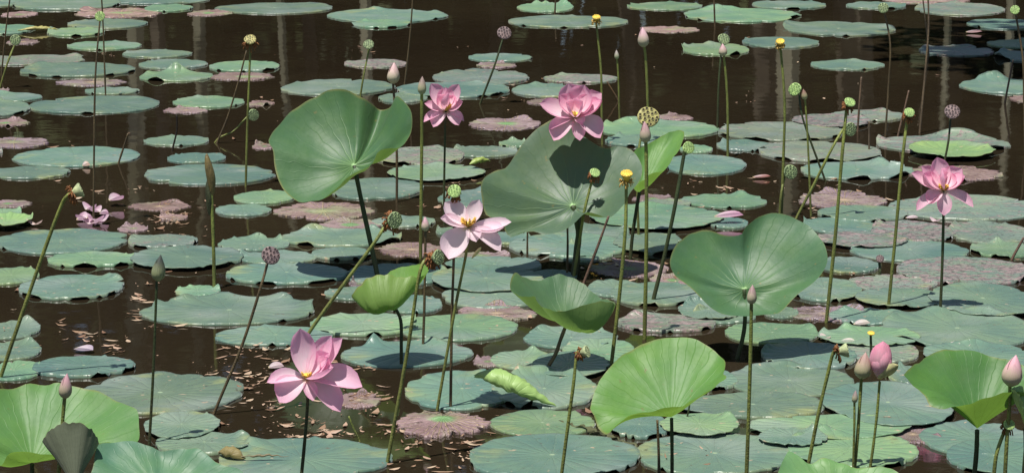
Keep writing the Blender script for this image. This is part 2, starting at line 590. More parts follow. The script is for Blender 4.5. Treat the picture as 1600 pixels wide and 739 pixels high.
def build_wood():
    """the wood on the far bank, seen only as the dark streaked mirror image in the pond"""
    rnd = random.Random(11)
    V, F, M = [], [], []
    for k in range(46):
        x = -27 + 54 * k / 45 + rnd.uniform(-.5, .5)
        y = rnd.uniform(23.4, 31)
        h = rnd.uniform(6, 9)
        r = rnd.uniform(.07, .2)
        path = [Vector((x + rnd.uniform(-.15, .15) * t, y, 0.1 + h * t / 4)) for t in range(5)]
        v, f, _ = tube_data(path, r, r * .55, 6)
        off = len(V)
        V += v
        F += [tuple(i + off for i in q) for q in f]
        M += [1] * len(f)
        for j in range(rnd.randint(4, 6)):
            c = Vector((x + rnd.uniform(-1.4, 1.4), y + rnd.uniform(-.8, 1.6), rnd.uniform(2.2, 9.5)))
            n0 = len(F)
            leaf_cloud(V, F, c, rnd.uniform(.9, 1.7), rnd.uniform(.9, 1.6), rnd.uniform(.6, 1.3), 170, 0.2, rnd)
            M += [0] * (len(F) - n0)
        n0 = len(F)
        leaf_cloud(V, F, Vector((x, y + rnd.uniform(-.6, 2), rnd.uniform(.5, 1.4))), 1.0, .8, rnd.uniform(.5, 1.3), 120, 0.16, rnd)
        M += [0] * (len(F) - n0)
    for k in range(16):    # slim trunks at the water's edge, sunlight put into their paler bark
        x = rnd.uniform(-9, 9)
        y = rnd.uniform(22.9, 24)
        r = rnd.uniform(.03, .11)
        path = [Vector((x + rnd.uniform(-.1, .1) * t, y, 0.1 + 2.2 * t)) for t in range(4)]
        v, f, _ = tube_data(path, r, r * .6, 6)
        off = len(V)
        V += v
        F += [tuple(i + off for i in q) for q in f]
        M += [2] * len(f)
    for k in range(150):   # deeper rows that close the view between the trunks
        c = Vector((-36 + 72 * k / 149, rnd.uniform(31, 36), rnd.choice([1.5, 4.5, 7.5, 10.5]) + rnd.uniform(-1, 1)))
        n0 = len(F)
        leaf_cloud(V, F, c, 2.6, 1.6, 2.6, 330, 0.42, rnd)
        M += [0] * (len(F) - n0)
    o = mesh_obj('far_wood', V, F, [MAT_WOODLEAF, MAT_BARK, MAT_SUNLITBARK], smooth=False, midx=M)
    tag(o, 'dark wood on the far bank mirrored as streaks in the water', 'wood', kind='stuff')

def build_shade_tree():
    rnd = random.Random(5)
    base = Vector((5.3, 14.6, 0.2))
    # it stands at the water's edge beyond the frame and shades the pads beside it
    t = empty('tree', base)
    path = [base, base + Vector((-.1, 0, 1.6)), base + Vector((-.5, .1, 3.2)), base + Vector((-.9, .1, 5.2))]
    v, f, u = tube_data(catmull(path, 4), .24, .1, 10)
    limbs = [(Vector((-.4, .1, 2.6)), Vector((-2.9, -1.2, 4.6))), (Vector((-.6, .1, 3.4)), Vector((-1.4, 1.3, 4.8))),
             (Vector((-.7, .1, 3.8)), Vector((.9, -.3, 5.4)))]
    for a, b in limbs:
        v2, f2, _ = tube_data([base + a, base + a.lerp(b, .5) + Vector((0, 0, .2)), base + b], .09, .03, 6)
        off = len(v)
        v += v2
        f += [tuple(i + off for i in q) for q in f2]
    mesh_obj('trunk', v, f, MAT_BARK, t)
    V, F = [], []
    for k in range(22):
        c = base + Vector((rnd.uniform(-3.7, 1.4), rnd.uniform(-2.9, 1.2), rnd.uniform(3.9, 6.0)))
        leaf_cloud(V, F, c, .95, .95, .6, 300, 0.12, rnd)
    mesh_obj('crown', V, F, MAT_WOODLEAF, t, smooth=False)
    tag(t, 'leafy tree leaning over the pond and shading the dark leaves beneath', 'tree')

build_setting()
build_wood()
build_shade_tree()

# ------------------------------------------------------------------ floating leaves
S = 400.0 / 1182.0
TILES = {'A': (0, 0, S), 'B': (400, 0, S), 'C': (800, 0, S), 'D': (1200, 0, S),
         'E': (0, 245, S), 'F': (400, 245, S), 'G': (800, 245, S), 'H': (1200, 245, S),
         'I': (0, 489, S), 'J': (400, 489, S), 'K': (800, 489, S), 'L': (1200, 489, S), 'X': (0, 0, 1.0)}
# extents of each floating leaf on the water (left, right, far, near) and its kind:
# b blue-green, g fresh green, y yellow-green, m blotched, p withered purple; then options
PADS = {
 'A': [(-120,210,-12,34,'b'),(100,590,-5,52,'b'),(40,200,52,88,'p'),(480,990,-22,24,'b'),(690,910,25,58,'g'),
       (380,790,42,86,'p'),(885,1085,48,78,'p'),(1025,1545,17,68,'b'),(340,706,92,137,'b'),(245,508,135,172,'g'),
       (-90,190,108,173,'g'),(60,210,182,212,'p'),(332,682,195,234,'g'),(585,900,235,270,'b'),(-100,425,258,306,'m'),
       (110,638,297,362,'b'),(285,610,365,400,'p'),(660,980,278,322,'b'),(975,1309,290,335,'g'),(658,992,333,380,'g','w'),
       (990,1285,338,375,'p'),(405,657,408,440,'b'),(-150,215,433,475,'b'),(-200,160,470,548,'b'),(150,755,448,530,'b'),
       (808,1140,450,502,'g'),(770,975,498,527,'p'),(1150,1272,468,494,'p'),(-60,65,413,437,'p'),(-70,155,556,588,'p'),
       (-90,240,637,685,'p'),(670,978,632,676,'b'),(70,648,682,773,'b'),(782,1050,712,757,'b'),(-60,25,688,727,'m')],
 'B': [(333,885,48,108,'b'),(455,720,98,133,'g'),(420,705,278,318,'m'),(985,1275,252,288,'b'),(1020,1200,290,318,'p'),
       (125,655,370,445,'b'),(565,800,432,480,'b'),(640,1185,385,455,'b'),(810,1262,325,398,'m'),(985,1330,545,604,'p'),
       (890,1210,680,730,'b'),(550,970,685,772,'m'),(-10,100,665,695,'p')],
 'C': [(22,285,18,60,'g','w'),(-25,537,75,132,'b'),(517,875,15,52,'g'),(765,1315,42,107,'g','w'),(585,860,124,155,'p'),
       (768,1080,205,260,'g','w'),(1050,1410,174,225,'b'),(1085,1428,8,46,'b'),(140,485,346,388,'m'),(0,320,392,452,'b'),
       (70,205,455,492,'p'),(400,945,560,640,'g','w'),(430,720,630,680,'b'),(660,830,532,558,'p'),(945,1528,570,655,'m'),
       (940,1200,650,702,'b'),(770,920,672,712,'g'),(-60,75,640,702,'g')],
 'D': [(330,608,12,45,'b'),(510,890,-16,20,'p'),(648,1066,16,75,'m'),(48,566,103,172,'b','w'),(175,525,282,326,'b'),
       (668,1015,218,262,'m'),(885,1240,93,140,'b'),(985,1250,190,226,'g'),(1015,1255,228,302,'b','w'),(870,1260,365,440,'b','w'),
       (1100,1270,440,480,'p'),(270,620,513,565,'m'),(95,460,540,600,'m'),(-50,520,658,755,'m'),(480,1120,628,708,'m','w')],
 'X': [(1413,1550,228,254,'y','bowl'),(227,434,258,291,'b'),(365,464,300,320,'g'),(336,427,321,339,'b'),
       (338,455,372,394,'b'),(369,498,394,414,'b'),(349,545,413,447,'b'),(218,494,465,510,'b','w'),
       (515,662,280,313,'b'),(684,790,297,328,'b'),(540,702,413,449,'b'),(693,852,404,430,'b'),
       (668,850,420,462,'b'),(690,858,441,485,'b'),(505,602,450,470,'b'),(762,832,360,388,'b'),(680,722,353,373,'b'),
       (715,836,478,503,'p'),(332,525,511,541,'b'),(330,606,686,752,'b'),(237,388,680,712,'b'),(482,650,493,526,'g'),
       (620,809,493,534,'g'),(530,740,535,575,'b','w'),(630,812,581,641,'b'),(765,937,581,645,'b','w'),(760,936,643,684,'g'),
       (725,1002,682,752,'b'),(767,866,550,579,'g'),(1138,1281,506,539,'g'),(1140,1335,573,622,'b'),(1062,1300,617,657,'b'),
       (993,1250,679,745,'b'),(1165,1432,654,692,'g'),(1288,1500,604,674,'b'),(1448,1625,660,716,'b'),(1300,1440,484,509,'b'),
       (1375,1625,489,547,'b','w'),(1280,1446,516,546,'g'),(1320,1442,535,568,'m'),(1448,1630,540,584,'b'),(1190,1345,538,580,'b'),
       (1388,1470,570,607,'b'),(1195,1250,478,502,'b'),(1105,1168,334,366,'b'),(1240,1440,676,735,'g'),(1065,1155,572,622,'b'),
       (1490,1640,690,745,'b'),(1395,1475,655,705,'p'),(1190,1300,676,705,'b'),(1080,1180,486,507,'b'),(600,690,462,492,'b'),
       (1025,1065,362,405,'g'),(860,960,380,412,'b')],
 'E': [(-60,328,50,105,'b'),(600,880,212,252,'p'),(-60,145,203,238,'p'),(-70,100,242,292,'g'),(-90,150,288,350,'y','bowl'),
       (-20,585,338,452,'b'),(590,917,370,428,'m'),(205,640,448,515,'g'),(600,1125,425,535,'b'),(-90,183,512,597,'g'),
       (75,583,556,665,'b'),(800,1013,602,650,'g'),(740,870,268,295,'p'),(545,690,318,350,'p')],
 'F': [(595,1062,48,122,'g'),(82,540,215,295,'p'),(300,575,292,342,'p'),(540,830,278,328,'b'),(110,675,342,422,'b','w'),
       (255,540,428,480,'b'),(570,870,400,462,'p'),(425,520,568,612,'p'),(890,1182,445,472,'p')],
 'G': [(690,1075,-5,88,'b'),(770,1175,178,240,'g'),(550,740,178,214,'p'),(600,830,205,242,'m'),(340,980,235,350,'g'),
       (140,545,315,395,'b','w'),(-20,540,360,470,'b'),(470,800,345,482,'b'),(75,300,528,577,'b'),(350,610,570,655,'b'),
       (355,720,480,560,'p'),(640,850,545,602,'p'),(440,900,590,692,'b'),(765,1060,678,770,'b','w')],
 'H': [(150,660,28,112,'b','w'),(150,540,160,245,'p'),(540,1260,178,297,'m'),(235,655,235,305,'b'),(150,510,285,362,'b'),
       (470,860,305,400,'m'),(830,1220,308,405,'m'),(240,640,358,432,'m'),(380,935,385,490,'b'),(935,1230,402,472,'g'),
       (230,520,470,542,'b'),(590,1220,470,602,'m'),(380,790,548,632,'m'),(90,440,550,695,'b'),(410,860,622,712,'b'),
       (740,1260,592,765,'b'),(90,480,692,765,'p'),(640,1050,40,118,'p')],
 'I': [(-90,173,42,125,'b'),(-90,175,135,225,'b'),(-90,178,222,322,'g'),(130,608,208,305,'b'),(335,1110,285,472,'b'),(640,998,470,602,'b')],
 'J': [(1000,1135,188,268,'p'),(640,1075,462,580,'p','star'),(360,575,368,442,'p')],
 'K': [(50,500,72,172,'b'),(230,570,128,242,'g'),(490,960,16,94,'m'),(80,450,198,312,'b'),(440,750,468,592,'b'),
       (690,1065,488,592,'g')],
}
PAD_COL = {'b': (0.108, 0.185, 0.142), 'g': (0.145, 0.255, 0.145), 'y': (0.21, 0.33, 0.12), 'm': (0.155, 0.205, 0.16), 'p': (0.275, 0.198, 0.21)}
PAD_LIST = []

def pad_mesh(c, rx, ry, kind, opts, rnd, z, seed):
    N = 76
    dead = kind == 'p'
    rings = [0.0, 0.07, 0.22, 0.42, 0.62, 0.78, 0.9, 0.965, 1.0]
    bites = []
    nb = rnd.choice([2, 3, 4, 6]) + (3 if kind == 'm' else 0) if not dead else rnd.randint(7, 12)
    for _ in range(nb):
        bites.append((rnd.uniform(0, 6.283), rnd.uniform(.03, .10) * (1.7 if dead else 1), rnd.uniform(.03, .12)))
    if rnd.random() < .5 and not dead:
        bites.append((rnd.uniform(0, 6.283), rnd.uniform(.12, .3), rnd.uniform(.02, .05)))
    flaps = [(rnd.uniform(0, 6.283), rnd.uniform(.003, .008), rnd.uniform(.03, .07)) for _ in range(rnd.randint(1, 5))]
    for _ in range(rnd.choice([0, 0, 1, 1, 2]) + (3 if 'w' in opts else 0)):
        flaps.append((rnd.uniform(.3, 2.84) if rnd.random() < .75 else rnd.uniform(0, 6.283), rnd.uniform(.008, .02) * (1.5 if 'w' in opts else 1), rnd.uniform(.1, .28)))
    V, U, F = [c + Vector((0, 0, z + .002))], [(0, 0)], []
    jag = 0.14 if dead else 0.03
    low = 0.10 if not dead else 0.15
    if 'star' in opts:
        jag = 0.24
    def dang(a, b):
        return abs((a - b + math.pi) % (2 * math.pi) - math.pi)
    for ri, rho in enumerate(rings[1:]):
        for k in range(N):
            a = 2 * math.pi * k / N
            ca, sa = math.cos(a), math.sin(a)
            r = 1 + low * mnoise.noise(Vector((ca * .8 + seed, sa * .8, 1.3))) + .03 * mnoise.noise(Vector((ca * 3 + seed, sa * 3, 4.1)))
            r += jag * mnoise.noise(Vector((ca * 11 + seed, sa * 11, 7.7)))
            for (ba, bd, bw) in bites:
                d = dang(a, ba)
                if d < bw * 2.5:
                    r -= bd * math.exp(-(d / bw) ** 2)
            rr = rho * (1 + (r - 1) * rho ** 3)
            zz = z
            e = rho ** 5
            zz += e * .0045 * (mnoise.noise(Vector((ca * 2.2 + seed, sa * 2.2, 9.0))) + .2)
            zz += .003 * rho * mnoise.noise(Vector((ca * rho * 3 + seed, sa * rho * 3, 2.0)))
            for (fa, fh, fw) in flaps:
                d = dang(a, fa)
                zz += fh * math.exp(-(d / fw) ** 2) * rho ** 9
            if 'bowl' in opts:
                zz += .016 * max(0, rho - .35) ** 2 / .42 * (1 + .25 * mnoise.noise(Vector((ca * 2 + seed, sa * 2, 3))))
            if 'star' in opts:
                zz = z + .016 * (1 - rho) ** 1.2 + .0028 * rho * math.sin(a * 23) + .005
            V.append(c + Vector((ca * rr * rx, sa * rr * ry, max(zz, .0015 if dead else .003))))
            U.append((ca * rho, sa * rho))
    for k in range(N):
        F.append((0, 1 + k, 1 + (k + 1) % N))
    for ri in range(len(rings) - 2):
        o0, o1 = 1 + ri * N, 1 + (ri + 1) * N
        for k in range(N):
            k2 = (k + 1) % N
            F.append((o0 + k, o1 + k, o1 + k2, o0 + k2))
    # turned-down rim gives the leaf its thickness
    o1 = 1 + (len(rings) - 2) * N
    o2 = len(V)
    for k in range(N):
        p = V[o1 + k]
        V.append(Vector((c.x + (p.x - c.x) * .996, c.y + (p.y - c.y) * .996, (-.002 if p.z < .0112 else p.z - .0028))))
        U.append(U[o1 + k])
    for k in range(N):
        k2 = (k + 1) % N
        F.append((o1 + k, o2 + k, o2 + k2, o1 + k2))
    return V, F, U

def build_pads():
    rnd = random.Random(21)
    rows = []
    for t, lst in PADS.items():
        ox, oy, s = TILES[t]
        for e in lst:
            x0, x1, y0, y1, kind = e[:5]
            opts = e[5:]
            x0, x1, y0, y1 = ox + x0 * s, ox + x1 * s, oy + y0 * s, oy + y1 * s
            far, near = ground((x0 + x1) / 2, y0), ground((x0 + x1) / 2, y1)
            yc = (far.y + near.y) / 2
            ry = (far.y - near.y) / 2
            rx = (x1 - x0) / 2 * mpp(yc)
            ratio = ry / rx
            rx *= .985
            ry = rx * min(max(ratio, .55), 1.45) * .985
            xc = ((x0 + x1) / 2 - PW / 2) * mpp(yc)
            rows.append([Vector((xc, yc, 0)), rx, ry, kind, opts, ratio])
    # leaves that overlap lie on different levels
    levels = []
    for i, (c, rx, ry, kind, opts, ratio) in enumerate(rows):
        used = set()
        if kind != 'p':
            for j in range(i):
                c2, rx2, ry2, k2 = rows[j][:4]
                if k2 != 'p' and math.hypot((c.x - c2.x) / (rx + rx2), (c.y - c2.y) / (ry + ry2)) < 1.08:
                    used.add(levels[j])
            lv = 1
            while lv in used:
                lv += 1
        else:
            lv = 0
        levels.append(lv)
    for i, (c, rx, ry, kind, opts, ratio) in enumerate(rows):
        seed = i * 1.737
        z = .003 if kind == 'p' else .0018 + .0038 * levels[i]
        V, F, U = pad_mesh(c, rx, ry, kind, opts, rnd, z, seed)
        b = PAD_COL[kind]
        j = rnd.uniform(.8, 1.16)
        h = rnd.uniform(-.012, .012)
        wear = {'b': rnd.uniform(.05, .5), 'g': rnd.uniform(0, .25), 'y': .05, 'm': rnd.uniform(.6, 1.0), 'p': 0}[kind]
        if kind == 'p':
            wear = rnd.choice([0, .4, .7, 1])
            h += rnd.uniform(-.016, .008)
        if 'star' in opts:
            wear = 1
        cc = (max(b[0] * j + h, .01), b[1] * j, max(b[2] * j - h, .01), wear)
        name = 'withered_lotus_leaf' if kind == 'p' else 'floating_lotus_leaf'
        o = mesh_obj(name, V, F, MAT_DEAD if kind == 'p' else MAT_PAD, base=c, uvs=U, color=cc)
        PAD_LIST.append(dict(o=o, c=c, rx=rx, ry=ry, kind=kind, opts=opts, wear=wear))
    return rows

ROWS = build_pads()

# ------------------------------------------------------------------ builders of the standing plants
LANDMARKS = []          # (short description, point on the water)
STEM_G = (0.175, 0.215, 0.055, 1)
STEM_D = (0.035, 0.055, 0.02, 1)
STEM_B = (0.10, 0.075, 0.04, 1)

def stem_path(pts, Y, lean=0.0, under=True):
    """photo points from the top of a stalk to where it meets the water, in the upright plane y = Y"""
    n = len(pts)
    P = []
    for i, (x, y) in enumerate(pts):
        f = i / max(n - 1, 1)
        P.append(at(x, y, Y + lean * (1 - f)))
    P[-1].z = 0.0
    if under:
        d = (P[-1] - P[-2]).normalized()
        P.append(P[-1] + Vector((d.x * .1, 0, -.12)))
    return P

def add_stem(parent, pts3, r_px, Y, color, name='stem', taper=0.8):
    path = catmull(pts3, 5)
    r = r_px * mpp(Y)
    path = list(reversed(path))      # from the water up
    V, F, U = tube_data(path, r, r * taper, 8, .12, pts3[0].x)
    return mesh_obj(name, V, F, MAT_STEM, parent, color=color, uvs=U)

def base_of(pts):
    b = ground(*pts[-1])
    b.z = 0
    return b

def petal_grid(P0, P1, N, W, cup=.35, bow=.12, nu=9, nv=7, tipw=1.2, twist=0.0):
    T = P1 - P0
    L = T.length
    T = T / L
    N = (N - T * N.dot(T))
    N = N.normalized() if N.length > 1e-4 else Vector((0, -1, 0))
    B = T.cross(N)
    V, U, F = [], [], []
    for i in range(nu):
        u = i / (nu - 1)
        w = (math.sin(math.pi * min(u, 1) ** tipw) ** .55) * W / 2 if 0 < u < 1 else 0.0
        w = max(w, W * .09 * (1 - u) + W * .012)
        tw = twist * u
        for j in range(nv):
            v = -1 + 2 * j / (nv - 1)
            x = math.sin(v * 1.25) / math.sin(1.25) * w
            d = (1 - math.cos(v * 1.25)) * w * cup * 1.6
            p = P0 + T * (L * u) + B * (x * math.cos(tw)) + N * (d + x * math.sin(tw)) - N * (bow * L * math.sin(math.pi * u))
            V.append(p)
            U.append((u, v))
    for i in range(nu - 1):
        for j in range(nv - 1):
            a = i * nv + j
            F.append((a, a + 1, a + nv + 1, a + nv))
    return V, F, U

PINK = (0.94, 0.44, 0.64, 1)
PALE = (0.93, 0.70, 0.80, 1)
HOT = (0.95, 0.36, 0.54, 1)

def flower(label, short, centre, stem, petals, tint=PINK, lean=0.0, stamens=True, stem_col=STEM_D, r_px=2.3, sepal=None, hook=False, stam=1.0, axis=(0, -.5, .87)):
    base = base_of(stem)
    Y = base.y
    t = empty('lotus_flower', base)
    s = mpp(Y)
    Yc = Y + lean
    C = at(centre[0], centre[1], Yc)
    sp = stem_path(stem, Y, 0.0 if hook else lean)
    add_stem(t, [C - Vector((0, 0, 2 * s))] + sp, r_px, Y, stem_col)
    AX = Vector(axis)
    rnd = random.Random(int(centre[0]))
    for (tx, ty, d, w, *o) in petals:
        P1 = at(tx, ty, Yc + d * s)
        T = (P1 - C).normalized()
        P0 = C + T * (2.0 * s)
        N = AX - T * T.dot(AX)
        if T.dot(AX) > .95:
            N = N + Vector((-T.x, -T.y * .5 + .1, 0.05))
        cup = o[0] if o else .55
        bow = o[1] if len(o) > 1 else (.10 if T.z > -.1 else -.06)
        V, F, U = petal_grid(P0, P1, N, w * s * 1.5, cup, bow, twist=rnd.uniform(-.15, .15))
        k = rnd.uniform(.9, 1.06)
        mesh_obj('petal', V, F, MAT_PETAL, t, uvs=U, color=(tint[0] * k, tint[1] * k, tint[2] * k, 1))
    # receptacle and stamens in the middle
    ax = (UP + Vector((0, -.25, 0))).normalized()
    pod_body(t, C + ax * (7 * s), 5.0 * s, ax, (.55, .5, .1, 1), 'y', C)
    if stamens:
        V, F = [], []
        for k in range(70):
            a = rnd.uniform(0, 6.283)
            tip = C + Vector((math.cos(a) * 8 * stam, math.sin(a) * 8 * stam, rnd.uniform(5, 11) * stam)) * s
            v, f, _ = tube_data([C + Vector((math.cos(a) * 2.5, math.sin(a) * 2.5, 1)) * s, C.lerp(tip, .6) + Vector((0, 0, s)), tip], .45 * s, .8 * s, 4)
            off = len(V)
            V += v
            F += [tuple(i + off for i in q) for q in f]
        mesh_obj('stamens', V, F, MAT_STAMEN, t, color=(.85, .55, .10, 1))
    if sepal:
        (x0, y0), (x1, y1), w = sepal
        V, F, U = petal_grid(at(x0, y0, Yc - 6 * s), at(x1, y1, Yc - 12 * s), Vector((0, 1, .6)), w * s, .5, .08)
        mesh_obj('sepal', V, F, MAT_POD, t, uvs=U, color=(.52, .50, .26, 1))
    tag(t, label, 'flower', 'open lotus flowers')
    LANDMARKS.append((short, base))
    return t

def frame(ax):
    a = ax.normalized()
    u = a.cross(Vector((0.2, .3, 1) if abs(a.z) < .9 else Vector((1, .2, 0)))).normalized()
    return a, u, a.cross(u)

POD_PROFILE = [(0.14, -1.15), (0.30, -0.98), (0.55, -0.66), (0.80, -0.32), (0.97, -0.07), (1.0, 0.0), (0.95, 0.06), (0.8, 0.10), (0.45, 0.14), (0.0, 0.15)]

def pod_body(parent, top, R, ax, color, kind, base_pt=None, L=1.0):
    a, u, v = frame(ax)
    V, F, U = [], [], []
    n = 18
    for (r, h) in POD_PROFILE:
        for k in range(n):
            an = 2 * math.pi * k / n
            rr = r * R * (1 + (.035 * math.sin(an * 9) if r > .3 else 0) + .09 * mnoise.noise(Vector((math.cos(an) + top.x * 9, math.sin(an), h))))
            V.append(top + a * (h * R * (L if h < 0 else 1)) + (u * math.cos(an) + v * math.sin(an)) * rr)
            U.append((k / n, h))
    for i in range(len(POD_PROFILE) - 1):
        for k in range(n):
            k2 = (k + 1) % n
            F.append((i * n + k, i * n + k2, (i + 1) * n + k2, (i + 1) * n + k))
    o = mesh_obj('pod' if kind != 'y' else 'young_pod', V, F, MAT_POD, parent, uvs=U, color=color)
    # seed pits: a low collar with the seed sunk inside it
    V, F, V2, F2 = [], [], [], []
    rings = [(0, 1), (.42, 6), (.78, 11)]
    pr = .135 * R
    for rr, cnt in rings:
        for k in range(cnt):
            an = 2 * math.pi * k / cnt + rr * 2 + .25 * mnoise.noise(Vector((k * 1.7, rr * 5, top.x * 11)))
            h = .15 - .06 * rr
            c = top + a * (h * R) + (u * math.cos(an) + v * math.sin(an)) * (rr * R)
            o0 = len(V)
            for (q, hh) in ((1.35, -.01), (1.2, .06), (.95, .06), (.85, .005)):
                for j in range(8):
                    b = 2 * math.pi * j / 8
                    V.append(c + a * (hh * R) + (u * math.cos(b) + v * math.sin(b)) * (pr * q))
            for i in range(3):
                for j in range(8):
                    j2 = (j + 1) % 8
                    F.append((o0 + i * 8 + j, o0 + i * 8 + j2, o0 + (i + 1) * 8 + j2, o0 + (i + 1) * 8 + j))
            o0 = len(V2)
            V2.append(c + a * (.035 * R))
            for j in range(8):
                b = 2 * math.pi * j / 8
                V2.append(c + a * (.015 * R) + (u * math.cos(b) + v * math.sin(b)) * (pr * .93))
                F2.append((o0, o0 + 1 + j, o0 + 1 + (j + 1) % 8))
    dark = {'g': (.16, .27, .09, 1), 'dg': (.05, .08, .04, 1), 'd': (.018, .010, .012, 1), 'h': (.03, .02, .012, 1), 'y': (.4, .3, .03, 1), 'w': (.16, .2, .1, 1)}[kind]
    mesh_obj('pit_rims', V, F, MAT_POD, o, base=parent.location, color=tuple(min(1, x * 1.15) for x in color))
    mesh_obj('seeds', V2, F2, MAT_SEED, o, base=parent.location, color=dark)
    return o

POD_COL = {'g': (.30, .44, .17, 1), 'dg': (.20, .27, .14, 1), 'd': (.19, .14, .145, 1), 'h': (.36, .34, .14, 1), 'y': (.66, .47, .08, 1), 'w': (.36, .42, .24, 1)}

def seed_pod(label, short, hx, hy, diam, ax, kind, stem, stem_col=STEM_G, withered=None, r_px=2.2, lean=0.0, L=1.0, name='lotus_seed_pod'):
    base = base_of(stem)
    Y = base.y
    s = mpp(Y)
    t = empty(name, base)
    a = Vector((ax[0], -ax[2], ax[1])).normalized()        # right, up, towards the viewer
    R = diam / 2 * s
    top = at(hx, hy, Y + lean)
    neck = top - a * (R * 1.1 * L)
    sp = stem_path(stem, Y, lean)
    add_stem(t, [neck + a * (R * .1), neck - a * (R * .5)] + sp[(1 if len(sp) > 2 else 0):], r_px, Y, stem_col)
    pod_body(t, top, R, a, POD_COL[kind], kind, L=L)
    if withered:
        rnd = random.Random(int(hx * 3 + hy))
        V, F = [], []
        _, u, v = frame(a)
        for k in range(46):
            an = rnd.uniform(0, 6.283)
            d = u * math.cos(an) + v * math.sin(an)
            h = rnd.uniform(-.2, .55) if withered == 'yellow' else rnd.uniform(-.3, .2)
            p0 = neck + a * (R * .12) + d * (R * .25)
            p1 = p0 + d * (R * rnd.uniform(.4, .9)) + a * (R * h)
            p2 = p1 + d * (R * rnd.uniform(-.1, .3)) - UP * (R * rnd.uniform(.1, .6)) + a * (R * h * .8)
            v_, f_, _ = tube_data([p0, p1, p2], R * .07, R * .11, 4)
            off = len(V)
            V += v_
            F += [tuple(i + off for i in q) for q in f_]
        mesh_obj('withered_stamens', V, F, MAT_STAMEN, t, color=(.70, .50, .16, 1) if withered == 'yellow' else (.30, .13, .05, 1))
    tag(t, label, 'seed pod', 'lotus seed pods on stalks')
    LANDMARKS.append((short, base))
    return t

def bud(label, short, tip, bot, w, stem, tint=(.55, .30, .36, 1), stem_col=STEM_G, r_px=2.2, lean=0.0, fat=.62):
    base = base_of(stem)
    Y = base.y
    s = mpp(Y)
    t = empty('lotus_bud', base)
    P1, P0 = at(tip[0], tip[1], Y + lean), at(bot[0], bot[1], Y + lean)
    a, u, v = frame(P1 - P0)
    H = (P1 - P0).length
    R = w / 2 * s
    sp = stem_path(stem, Y, lean)
    add_stem(t, [P0 + a * (H * .06)] + sp, r_px, Y, stem_col)
    def prof(f):
        return math.sin(math.pi * min(f ** fat, 1)) ** .85 * (1 - .12 * f)
    V, F, U = [], [], []
    n, m = 16, 12
    for i in range(m + 1):
        f = i / m
        r = max(prof(f), .22 * (1 - f)) * R * .93 + .0003
        for k in range(n):
            an = 2 * math.pi * k / n
            V.append(P0 + a * (H * f * .98) + (u * math.cos(an) + v * math.sin(an)) * r)
            U.append((f, k / n * 3))
    for i in range(m):
        for k in range(n):
            k2 = (k + 1) % n
            F.append((i * n + k, i * n + k2, (i + 1) * n + k2, (i + 1) * n + k))
    mesh_obj('bud_core', V, F, MAT_BUD, t, uvs=U, color=tint)
    # overlapping outer petals
    rnd = random.Random(int(tip[0] * 7))
    for q in range(5):
        mid = q * 2 * math.pi / 5 + rnd.uniform(-.3, .3)
        top = (rnd.uniform(.86, 1.0) if q % 2 else rnd.uniform(.55, .8))
        V, F, U = [], [], []
        mu, mv = 8, 7
        for i in range(mu + 1):
            f = i / mu * top
            g_ = i / mu
            half = 1.0 * (math.sin(math.pi * (.12 + .86 * g_) ** .7) ** .6) if g_ < 1 else .03
            r = max(prof(f), .24 * (1 - f)) * R * (1.0 + .035 * (q % 3)) + .0006
            for j in range(mv):
                x = -1 + 2 * j / (mv - 1)
                an = mid + x * half
                V.append(P0 + a * (H * f) + (u * math.cos(an) + v * math.sin(an)) * r)
                U.append((f, q * .37 + x * .4))
        for i in range(mu):
            for j in range(mv - 1):
                b0 = i * mv + j
                F.append((b0, b0 + 1, b0 + mv + 1, b0 + mv))
        k = rnd.uniform(.85, 1.12)
        mesh_obj('petal', V, F, MAT_BUD, t, uvs=U, color=(tint[0] * k, tint[1] * k, tint[2] * k, 1))
    tag(t, label, 'bud', 'lotus buds on stalks')
    LANDMARKS.append((short, base))
    return t

